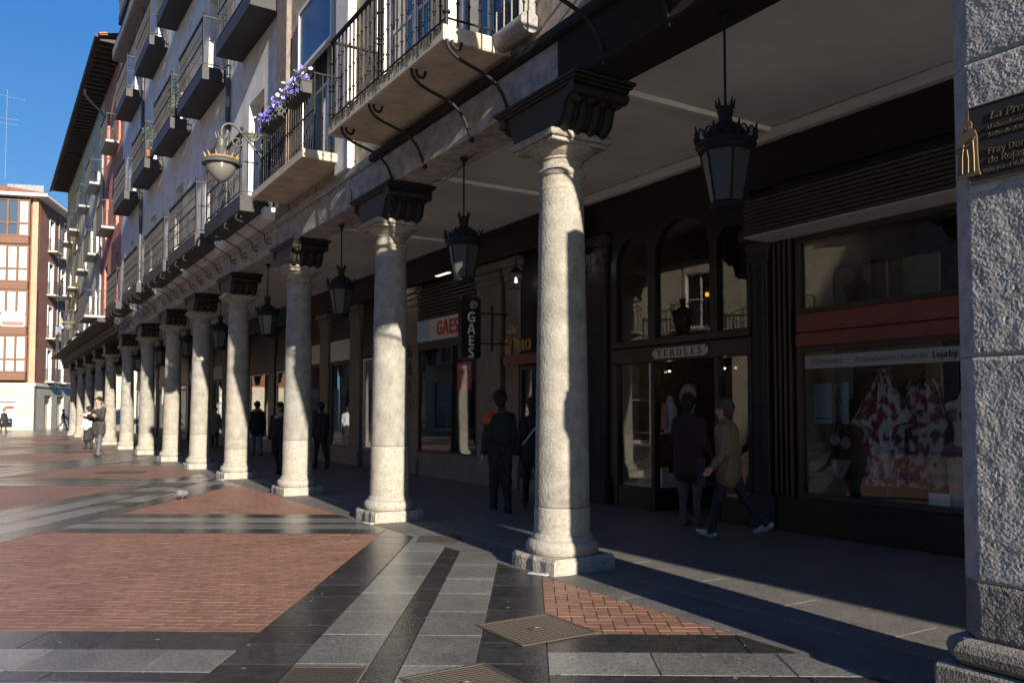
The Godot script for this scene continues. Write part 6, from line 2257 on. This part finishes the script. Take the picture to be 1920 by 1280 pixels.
# ---------------------------------------------------------------- figures: one continuous skin over tapered bones
func sdf(mb: MB, bones: Array, cols: Array, s: float, k: float, tf := Transform3D(), fold := 0.0) -> void:
	# bone: from, to, radius from, radius to, colour, flatness in z
	var lo := Vector3(1e9, 1e9, 1e9)
	var hi := -lo
	for b in bones:
		var r: float = maxf(b[2], b[3]) + 2.5 * s
		for i in 2:
			lo = lo.min(b[i] - Vector3(r, r, r))
			hi = hi.max(b[i] + Vector3(r, r, r))
	var nx := int((hi.x - lo.x) / s) + 2
	var ny := int((hi.y - lo.y) / s) + 2
	var nz := int((hi.z - lo.z) / s) + 2
	var n := nx * ny * nz
	var fld := PackedFloat32Array()
	fld.resize(n)
	fld.fill(1.0)
	var near := PackedFloat32Array()
	near.resize(n)
	near.fill(1.0)
	var who := PackedByteArray()
	who.resize(n)
	for b in bones:
		var a: Vector3 = b[0]
		var ab: Vector3 = b[1] - b[0]
		var ra: float = b[2]
		var rb: float = b[3]
		var fz: float = b[5] if b.size() > 5 else 1.0
		var sc := Vector3(1, 1, 1.0 / fz)
		var abs_ := ab * sc
		var l2 := maxf(abs_.length_squared(), 1e-8)
		var r: float = maxf(ra, rb) + k + 2.0 * s
		var p0 := (a.min(b[1]) - Vector3(r, r, r) - lo) / s
		var p1 := (a.max(b[1]) + Vector3(r, r, r) - lo) / s
		for iz in range(maxi(0, int(p0.z)), mini(nz, int(p1.z) + 2)):
			for iy in range(maxi(0, int(p0.y)), mini(ny, int(p1.y) + 2)):
				var row := (iz * ny + iy) * nx
				for ix in range(maxi(0, int(p0.x)), mini(nx, int(p1.x) + 2)):
					var q := (lo + Vector3(ix, iy, iz) * s - a) * sc
					var t := clampf(q.dot(abs_) / l2, 0.0, 1.0)
					var d := (q - abs_ * t).length() - (ra + (rb - ra) * t)
					if fz < 1.0:
						d *= 0.5 + 0.5 * fz
					var o := fld[row + ix]
					var h := maxf(k - absf(o - d), 0.0) / k
					fld[row + ix] = minf(o, d) - h * h * k * 0.25
					if d < near[row + ix]:
						near[row + ix] = d
						who[row + ix] = b[4]
	if fold > 0.0:
		var nf := FastNoiseLite.new()
		nf.seed = 31
		nf.frequency = 9.0
		nf.fractal_octaves = 3
		for i in n:
			var f := fld[i]
			if f > -0.03 and f < 0.03:
				var w := lo + Vector3(i % nx, (i / nx) % ny, i / (nx * ny)) * s
				fld[i] = f + fold * nf.get_noise_3d(w.x * 1.3, w.y * 0.55 + w.x * 0.6, w.z * 1.3)
	var id := PackedInt32Array()
	id.resize(n)
	id.fill(-1)
	var off := [0, 1, nx, nx + 1, nx * ny, nx * ny + 1, nx * ny + nx, nx * ny + nx + 1]
	var co := [Vector3(0, 0, 0), Vector3(1, 0, 0), Vector3(0, 1, 0), Vector3(1, 1, 0), Vector3(0, 0, 1), Vector3(1, 0, 1), Vector3(0, 1, 1), Vector3(1, 1, 1)]
	var eg := [[0, 1], [2, 3], [4, 5], [6, 7], [0, 2], [1, 3], [4, 6], [5, 7], [0, 4], [1, 5], [2, 6], [3, 7]]
	for iz in nz - 1:
		for iy in ny - 1:
			var row := (iz * ny + iy) * nx
			for ix in nx - 1:
				var c := row + ix
				var f0 := fld[c]
				if f0 > 0.9:
					continue
				var m := 0
				for j in 8:
					if fld[c + off[j]] < 0.0:
						m += 1
				if m == 0 or m == 8:
					continue
				var sum := Vector3.ZERO
				var cnt := 0
				for e in eg:
					var u := fld[c + off[e[0]]]
					var w := fld[c + off[e[1]]]
					if (u < 0.0) != (w < 0.0):
						var t := u / (u - w)
						sum += co[e[0]].lerp(co[e[1]], t)
						cnt += 1
				var p := sum / cnt
				var g := Vector3(fld[c + 1] - f0 + fld[c + off[7]] - fld[c + off[6]], fld[c + nx] - f0 + fld[c + off[7]] - fld[c + off[5]], fld[c + nx * ny] - f0 + fld[c + off[7]] - fld[c + off[3]]).normalized()
				var best := 0
				for j in 8:
					if near[c + off[j]] < near[c + off[best]]:
						best = j
				mb.tint = cols[who[c + off[best]]]
				id[c] = mb.vert(tf * (lo + (Vector3(ix, iy, iz) + p) * s), (tf.basis * g).normalized())
	var dirs := [[1, nx, nx * ny], [nx, nx * ny, 1], [nx * ny, 1, nx]]
	for iz in range(1, nz - 1):
		for iy in range(1, ny - 1):
			var row := (iz * ny + iy) * nx
			for ix in range(1, nx - 1):
				var c := row + ix
				if id[c] < 0:
					continue
				var inn := fld[c] < 0.0
				for d in dirs:
					if (fld[c + d[0]] < 0.0) == inn:
						continue
					var a := id[c]
					var b := id[c - d[1]]
					var e := id[c - d[1] - d[2]]
					var f := id[c - d[2]]
					if a < 0 or b < 0 or e < 0 or f < 0:
						continue
					if inn:
						mb.ix.append_array([a, e, b, a, f, e])
					else:
						mb.ix.append_array([a, b, e, a, e, f])


func rot(v: Vector3, ax: float, az := 0.0) -> Vector3:
	return v.rotated(Vector3.RIGHT, ax).rotated(Vector3.BACK, az)


# the figure faces -z; angles in radians, forward positive
func person(label: String, at: Vector3, turn: float, tall: float, p: Dictionary) -> Node3D:
	var t := thing("person", label, "person", at, turn, p.get("group", ""))
	var k := tall / 1.75
	var cell: float = p.get("cell", 0.022)
	var cols: Array = p.cols   # coat, trousers, skin, hair, shoes, extra
	var lean: float = p.get("lean", 0.0)
	var hip := Vector3(0, 0.93 * k, 0)
	var up := func(y: float, x := 0.0, z := 0.0) -> Vector3: return hip + Vector3(x * k, (y - 0.93) * k * cos(lean) , z * k - (y - 0.93) * k * sin(lean))
	var body := []
	var hem: float = p.get("hem", 0.78)
	var wide: float = p.get("wide", 1.0)
	# torso and coat
	body.append([up.call(0.95, -0.06), up.call(0.95, 0.06), 0.13 * k * wide, 0.13 * k * wide, 0, 0.75])
	body.append([up.call(1.0), up.call(1.3), 0.15 * k * wide, 0.175 * k * wide, 0, 0.66])
	body.append([up.call(1.36, -0.12), up.call(1.36, 0.12), 0.085 * k, 0.085 * k, 0, 0.9])
	body.append([up.call(hem + 0.03, -0.06), up.call(0.98, -0.05), 0.14 * k * wide, 0.135 * k * wide, 0, 0.75])
	body.append([up.call(hem + 0.03, 0.06), up.call(0.98, 0.05), 0.14 * k * wide, 0.135 * k * wide, 0, 0.75])
	body.append([up.call(1.38), up.call(1.47, 0, 0.0), 0.075 * k, 0.06 * k, p.get("collar", 0)])
	# legs
	for s in [-1.0, 1.0]:
		var th: float = p.legs[0] if s < 0 else p.legs[2]
		var kn: float = p.legs[1] if s < 0 else p.legs[3]
		var h := hip + Vector3(s * 0.085 * k, -0.04 * k, 0)
		var knee := h + rot(Vector3(0, -0.42 * k, 0), th)
		var ank := knee + rot(Vector3(0, -0.40 * k, 0), th - kn)
		var lw: float = p.get("legw", 1.0)
		body.append([h, knee, 0.085 * k * lw, 0.06 * k * lw, 1])
		body.append([knee, ank, 0.06 * k * lw, 0.046 * k * lw, 1])
		var toe := ank + rot(Vector3(0, -0.035 * k, -0.17 * k), (th - kn) * 0.7 + (0.1 if kn > 0.3 else 0.0))
		var heel := ank + rot(Vector3(0, -0.045 * k, 0.03 * k), (th - kn) * 0.7)
		body.append([heel, toe, 0.042 * k, 0.034 * k, 4])
	# arms
	var hands := []
	for s in [-1.0, 1.0]:
		var ar: Array = p.arms[0] if s < 0 else p.arms[1]   # shoulder swing, spread, elbow
		var sh: Vector3 = up.call(1.38, s * 0.175)
		var el := sh + rot(Vector3(0, -0.28 * k, 0), ar[0], s * ar[1])
		var inward: float = ar[3] if ar.size() > 3 else 0.0
		var wr := el + rot(Vector3(0, -0.25 * k, 0), ar[0] + ar[2], s * (ar[1] - inward))
		body.append([sh, el, 0.066 * k * p.get("sleeve", 1.0), 0.055 * k * p.get("sleeve", 1.0), p.get("shoulder", 0)])
		body.append([el, wr, 0.053 * k * p.get("sleeve", 1.0), 0.042 * k, 0])
		var dir := (wr - el).normalized()
		hands.append([wr, dir, s])
	for b in p.get("extra", []):
		body.append([up.call(b[0].y, b[0].x, b[0].z), up.call(b[1].y, b[1].x, b[1].z), b[2] * k, b[3] * k, b[4], b[5] if b.size() > 5 else 1.0])
	var mb := MB.new()
	mb.tinted = true
	sdf(mb, body, cols, cell, 0.045, Transform3D(), 0.022)
	# hands: palm, four fingers, thumb
	for hd in hands:
		if p.get("hide_hands", false):
			break
		var w: Vector3 = hd[0]
		var d: Vector3 = hd[1]
		var side := d.cross(Vector3(0, 0, 1)).normalized()
		if side.length() < 0.5:
			side = Vector3.RIGHT
		var fwd := side.cross(d).normalized()
		var hb := [[w - d * 0.02 * k, w + d * 0.07 * k, 0.024 * k, 0.03 * k, 2]]
		for f in 4:
			var o: Vector3 = fwd * (f - 1.5) * 0.019 * k
			var l: float = [0.07, 0.08, 0.075, 0.058][f] * k
			var m: Vector3 = w + d * 0.085 * k + o
			var mid: Vector3 = m + d * l * 0.5 - side * hd[2] * 0.006 * k
			hb.append([m, mid, 0.0095 * k, 0.009 * k, 2])
			hb.append([mid, mid + d * l * 0.4 - side * hd[2] * 0.022 * k, 0.009 * k, 0.0075 * k, 2])
		hb.append([w + d * 0.02 * k - fwd * 0.02 * k, w + d * 0.06 * k - fwd * 0.045 * k, 0.011 * k, 0.0095 * k, 2])
		hb.append([w + d * 0.06 * k - fwd * 0.045 * k, w + d * 0.09 * k - fwd * 0.048 * k, 0.0095 * k, 0.008 * k, 2])
		sdf(mb, hb, cols, cell * 0.3, 0.006)
	# head
	var hy: float = p.get("head_turn", 0.0)
	var tilt: float = p.get("head_tilt", 0.0)
	var hb2 := [[Vector3(0, -0.10, 0.01), Vector3(0, 0.0, 0.0), 0.055, 0.06, 2], [Vector3(0, 0.065, -0.02), Vector3(0, 0.03, -0.035), 0.062, 0.048, 2], [Vector3(0, 0.13, -0.005), Vector3(0, 0.10, -0.02), 0.083, 0.078, 2], [Vector3(0, 0.095, -0.095), Vector3(0, 0.075, -0.112), 0.010, 0.016, 2], [Vector3(-0.02, 0.045, -0.085), Vector3(0.02, 0.045, -0.085), 0.010, 0.010, 5], [Vector3(-0.082, 0.095, 0.0), Vector3(-0.085, 0.075, 0.0), 0.016, 0.012, 2], [Vector3(0.082, 0.095, 0.0), Vector3(0.085, 0.075, 0.0), 0.016, 0.012, 2], [Vector3(-0.032, 0.112, -0.084), Vector3(-0.03, 0.112, -0.085), 0.010, 0.010, 3], [Vector3(0.032, 0.112, -0.084), Vector3(0.03, 0.112, -0.085), 0.010, 0.010, 3]]
	for hr in [[Vector3(0, 0.165, 0.015), Vector3(0, 0.14, 0.03), 0.088, 0.092], [Vector3(-0.055, 0.16, -0.03), Vector3(0.055, 0.16, -0.03), 0.05, 0.05], [Vector3(0, 0.12, 0.045), Vector3(0, 0.05, 0.045), 0.078, 0.062]]:
		hb2.append([hr[0], hr[1], hr[2] * p.get("hair", 1.0), hr[3] * p.get("hair", 1.0), 3])
	if p.get("long_hair", false):
		hb2.append([Vector3(0, 0.05, 0.05), Vector3(0, -0.10, 0.07), 0.085, 0.06, 3])
	for b in hb2:
		b[0] *= k
		b[1] *= k
		b[2] *= k
		b[3] *= k
	var nb := Basis(Vector3.UP, hy) * Basis(Vector3.RIGHT, tilt)
	sdf(mb, hb2, cols, cell * 0.5, 0.018, Transform3D(nb, up.call(1.53, 0, -0.015)), 0.006)
	put(t, "body", mb, M.figure)
	return t


func people() -> void:
	var skin := Color(0.45, 0.25, 0.17)
	var black := Color(0.012, 0.012, 0.014)
	var lip := Color(0.30, 0.12, 0.10)
	# the man with orange shoulders, seen from behind
	var o := person("man in black jacket with orange shoulders standing near shop wall", Vector3(6.41, 0, -10.68), -0.25, 1.80, {"cols": [Color(0.012, 0.012, 0.013), Color(0.016, 0.016, 0.018), skin, Color(0.008, 0.007, 0.007), Color(0.03, 0.03, 0.035), lip, Color(0.50, 0.075, 0.025)], "legs": [0.05, 0.0, -0.12, 0.05], "arms": [[-0.05, 0.14, 0.12], [0.02, 0.1, 0.15]], "cell": 0.016, "hair": 1.12, "hem": 0.9, "legw": 1.18, "extra": [[Vector3(-0.185, 1.41, 0.02), Vector3(-0.225, 1.34, 0.04), 0.062, 0.058, 6], [Vector3(-0.10, 1.47, 0.06), Vector3(0.03, 1.43, 0.11), 0.018, 0.018, 6], [Vector3(0.0, 1.1, 0.1), Vector3(0.0, 1.3, 0.1), 0.14, 0.15, 0, 0.5]]})
	var sh := MB.new()
	for s in [-1.0, 1.0]:
		sh.box(Vector3(s * 0.085 - 0.05, 0.0, -0.19), Vector3(s * 0.085 + 0.05, 0.025, 0.08), 0.01)
	put(o, "shoe_soles", sh, mat("sole_grey", L(0.25, 0.27, 0.3), 0.7))
	var q := person("person in black coat with a white bag strap walking beside the orange-shouldered man", Vector3(7.05, 0, -10.75), -0.35, 1.72, {"cols": [black, black, skin, Color(0.008, 0.007, 0.007), Color(0.1, 0.1, 0.1), lip], "legs": [0.3, 0.1, -0.3, 0.35], "arms": [[-0.1, 0.12, 0.3], [0.1, 0.12, 0.3]], "long_hair": true, "cell": 0.018})
	var stp := MB.new()
	stp.tube(smooth([Vector3(0.19, 1.42, 0.03), Vector3(0.0, 1.25, 0.155), Vector3(-0.2, 1.0, 0.14)]), 0.011, 6)
	put(q, "bag_strap", stp, M.shop_white)
	person("person in long dark maroon coat looking into the bag shop", Vector3(7.78, 0, -8.10), -1.2, 1.72, {"cols": [Color(0.030, 0.014, 0.013), Color(0.09, 0.075, 0.065), skin, Color(0.010, 0.009, 0.008), Color(0.09, 0.08, 0.07), lip], "legs": [0.0, 0.0, 0.12, 0.1], "arms": [[0.2, 0.18, 0.6], [0.1, 0.16, 0.5]], "cell": 0.016, "hem": 0.70, "wide": 1.15, "hair": 1.1})
	var w := person("woman in padded tan coat and white trainers walking past the bag shop", Vector3(7.34, 0, -6.98), 0.45, 1.64, {"cols": [Color(0.17, 0.125, 0.08), Color(0.020, 0.021, 0.028), skin, Color(0.045, 0.038, 0.032), Color(0.42, 0.41, 0.38), lip], "legs": [0.28, 0.05, -0.42, 0.35], "arms": [[-0.25, 0.22, 0.9], [-0.15, 0.2, 0.8]], "cell": 0.016, "hem": 0.80, "wide": 1.22, "sleeve": 1.25, "hair": 1.12, "lean": 0.06, "collar": 0})
	var hb := MB.new()
	hb.extrude(PackedVector2Array([Vector2(-0.16, 0.62), Vector2(0.14, 0.60), Vector2(0.12, 0.92), Vector2(-0.1, 0.95)]), -0.36, -0.26)
	var hbm := put(w, "shoulder_bag", hb, M.shop_black)
	hbm.rotation.y = 0.3
	var quilt := MB.new()
	# figures deeper in the arcade
	person("person in brown jacket walking away between the second and third columns", Vector3(7.28, 0, -21.4), 0.1, 1.74, {"cols": [Color(0.055, 0.038, 0.032), black, skin, Color(0.015, 0.012, 0.01), black, lip], "legs": [0.2, 0.05, -0.2, 0.2], "arms": [[-0.1, 0.14, 0.3], [0.15, 0.14, 0.3]], "hem": 0.82})
	person("woman in black coat and pale scarf glancing sideways behind the third column", Vector3(5.75, 0, -19.9), 2.6, 1.72, {"cols": [black, black, skin, Color(0.010, 0.008, 0.007), black, lip, Color(0.35, 0.34, 0.34)], "legs": [0.25, 0.05, -0.2, 0.25], "arms": [[0.1, 0.14, 0.4], [-0.1, 0.14, 0.4]], "hem": 0.66, "head_turn": -0.9, "long_hair": true, "extra": [[Vector3(-0.05, 1.46, -0.06), Vector3(0.05, 1.40, -0.10), 0.05, 0.04, 6]]})
	person("person in dark jacket with yellow collar and blue jeans seen from behind", Vector3(7.44, 0, -28.4), 0.05, 1.84, {"cols": [Color(0.018, 0.018, 0.02), Color(0.09, 0.14, 0.24), skin, Color(0.012, 0.01, 0.009), black, lip, Color(0.48, 0.30, 0.04)], "legs": [0.12, 0.0, -0.15, 0.1], "arms": [[0.0, 0.12, 0.2], [0.0, 0.12, 0.2]], "wide": 1.15, "collar": 6, "extra": [[Vector3(-0.1, 1.46, 0.03), Vector3(0.1, 1.46, 0.03), 0.06, 0.06, 6]]})
	var lc := person("person in long pale coat carrying a pale shopping bag far inside the arcade", Vector3(7.9, 0, -37.0), 2.9, 1.70, {"cols": [Color(0.20, 0.19, 0.175), Color(0.03, 0.03, 0.03), skin, Color(0.02, 0.015, 0.012), black, lip], "legs": [0.15, 0.0, -0.15, 0.1], "arms": [[0.0, 0.12, 0.2], [0.0, 0.12, 0.2]], "hem": 0.62, "cell": 0.03})
	put(lc, "shopping_bag", bx(Vector3(-0.42, 0.42, -0.2), Vector3(-0.30, 0.80, 0.15), 0.01), M.shop_white)
	# out in the sun
	var ph := person("man in dark quilted jacket and grey jeans holding up a camera", Vector3(2.84, 0, -30.9), 2.35, 1.98, {"cols": [Color(0.032, 0.030, 0.030), Color(0.085, 0.09, 0.10), skin, Color(0.012, 0.011, 0.010), Color(0.02, 0.02, 0.02), lip, Color(0.22, 0.22, 0.24), Color(0.20, 0.15, 0.10)], "legs": [0.12, 0.0, -0.16, 0.08], "arms": [[0.5, 0.12, 1.35, 0.5], [0.35, 0.15, 1.5, 0.5]], "hem": 0.70, "wide": 1.1, "cell": 0.02, "extra": [[Vector3(-0.06, 1.46, -0.05), Vector3(0.06, 1.42, -0.08), 0.05, 0.045, 6], [Vector3(-0.12, 1.46, 0.08), Vector3(0.1, 1.46, 0.10), 0.055, 0.055, 7]]})
	put(ph, "camera", bx(Vector3(-0.10, 1.30, -0.44), Vector3(0.10, 1.43, -0.32), 0.01), M.lamp_iron)
	person("woman in white jacket and black skirt standing behind the man with camera", Vector3(3.08, 0, -37.4), 0.4, 1.72, {"cols": [Color(0.60, 0.62, 0.66), black, skin, Color(0.02, 0.015, 0.01), black, lip], "legs": [0.05, 0.0, -0.1, 0.05], "arms": [[0.1, 0.12, 0.4], [0.0, 0.12, 0.3]], "hem": 0.86, "cell": 0.028, "extra": [[Vector3(-0.05, 0.45, 0), Vector3(0, 0.82, 0), 0.17, 0.15, 1, 0.8], [Vector3(0.05, 0.45, 0), Vector3(0, 0.82, 0), 0.17, 0.15, 1, 0.8]]})
	person("person in dark clothes striding by the red building's side wall", Vector3(4.25, 0, -73.4), -1.9, 1.70, {"cols": [Color(0.02, 0.021, 0.026), Color(0.015, 0.016, 0.02), skin, Color(0.02, 0.015, 0.01), black, lip, Color(0.4, 0.36, 0.36)], "legs": [0.4, 0.1, -0.4, 0.3], "arms": [[0.3, 0.12, 0.4], [-0.3, 0.12, 0.4]], "cell": 0.035, "extra": [[Vector3(-0.03, 1.28, -0.08), Vector3(0.03, 1.36, -0.08), 0.1, 0.08, 6, 0.8]]})
	person("person in black jacket before the red building's shop window", Vector3(0.28, 0, -68.0), -2.4, 1.70, {"cols": [Color(0.02, 0.02, 0.022), black, skin, Color(0.02, 0.012, 0.01), black, lip], "legs": [0.2, 0.1, -0.2, 0.1], "arms": [[0.2, 0.12, 0.4], [-0.1, 0.12, 0.4]], "cell": 0.035})
	# a pigeon pecking on the bricks
	var pg := thing("pigeon", "grey pigeon pecking on the brick paving", "bird", P(-5.91, 13.97, 0.0), 1.9)
	var mb := MB.new()
	mb.tinted = true
	sdf(mb, [[Vector3(0, 0.14, 0.05), Vector3(0, 0.15, -0.06), 0.06, 0.075, 0], [Vector3(0, 0.15, -0.08), Vector3(0, 0.11, -0.15), 0.05, 0.03, 1], [Vector3(0, 0.11, -0.15), Vector3(0, 0.09, -0.18), 0.026, 0.024, 1], [Vector3(0, 0.085, -0.20), Vector3(0, 0.065, -0.225), 0.008, 0.003, 2], [Vector3(0, 0.14, 0.08), Vector3(0, 0.12, 0.20), 0.04, 0.018, 1, 1.0], [Vector3(0.03, 0.09, 0.0), Vector3(0.03, 0.0, 0.0), 0.012, 0.008, 2], [Vector3(-0.03, 0.09, -0.02), Vector3(-0.03, 0.0, -0.02), 0.012, 0.008, 2], [Vector3(0.03, 0.006, 0.0), Vector3(0.03, 0.006, -0.04), 0.008, 0.006, 2], [Vector3(-0.03, 0.006, -0.02), Vector3(-0.03, 0.006, -0.06), 0.008, 0.006, 2]], [Color(0.13, 0.135, 0.145), Color(0.06, 0.066, 0.078), Color(0.16, 0.06, 0.05)], 0.008, 0.02)
	put(pg, "body", mb, M.figure)
	pg.scale = Vector3.ONE * 0.85


func _ready() -> void:
	rng.seed = 2024
	# camera
	var cam := Camera3D.new()
	cam.name = "camera"
	add_child(cam)
	cam.position = Vector3(0, 1.5, 0)
	cam.rotation = Vector3(deg_to_rad(2.5), -YAW, 0)
	cam.keep_aspect = Camera3D.KEEP_HEIGHT
	cam.set_frustum(1280.0 / 1550.0 * 0.1, Vector2(0, (704.33 - 640.0) / 1550.0 * 0.1), 0.1, 900.0)
	cam.current = true
	# sky and exposure
	var we := WorldEnvironment.new()
	we.name = "world_environment"
	var env := Environment.new()
	env.background_mode = Environment.BG_SKY
	var sky := Sky.new()
	var sm := ProceduralSkyMaterial.new()
	sm.sky_top_color = Color(0.115, 0.31, 0.545)
	sm.sky_horizon_color = Color(0.42, 0.61, 0.72)
	sm.sky_curve = 0.14
	sm.ground_bottom_color = Color(0.16, 0.15, 0.14)
	sm.ground_horizon_color = Color(0.40, 0.45, 0.48)
	sm.sun_angle_max = 0.0
	sky.sky_material = sm
	env.sky = sky
	env.background_energy_multiplier = 1.0
	env.tonemap_mode = Environment.TONE_MAPPER_LINEAR
	env.tonemap_exposure = 2.4
	env.sdfgi_enabled = true
	env.ssao_enabled = true
	env.ssil_enabled = true
	we.environment = env
	add_child(we)
	# the sun: low winter light from behind, almost along the arcade
	var sun := DirectionalLight3D.new()
	sun.name = "sun"
	sun.light_color = Color(1.0, 0.945, 0.865)
	sun.light_energy = 1.5
	sun.light_angular_distance = 0.5
	sun.shadow_enabled = true
	add_child(sun)
	sun.basis = Basis.looking_at(Vector3(0.09, -0.335, -1.0).normalized(), Vector3.UP)
	materials()
	paving()
	arcade()
	building_near()
	building_white()
	building_row()
	building_red()
	building_far()
	building_opposite()
	columns()
	pier()
	lanterns()
	street_lamps()
	shops()
	people()
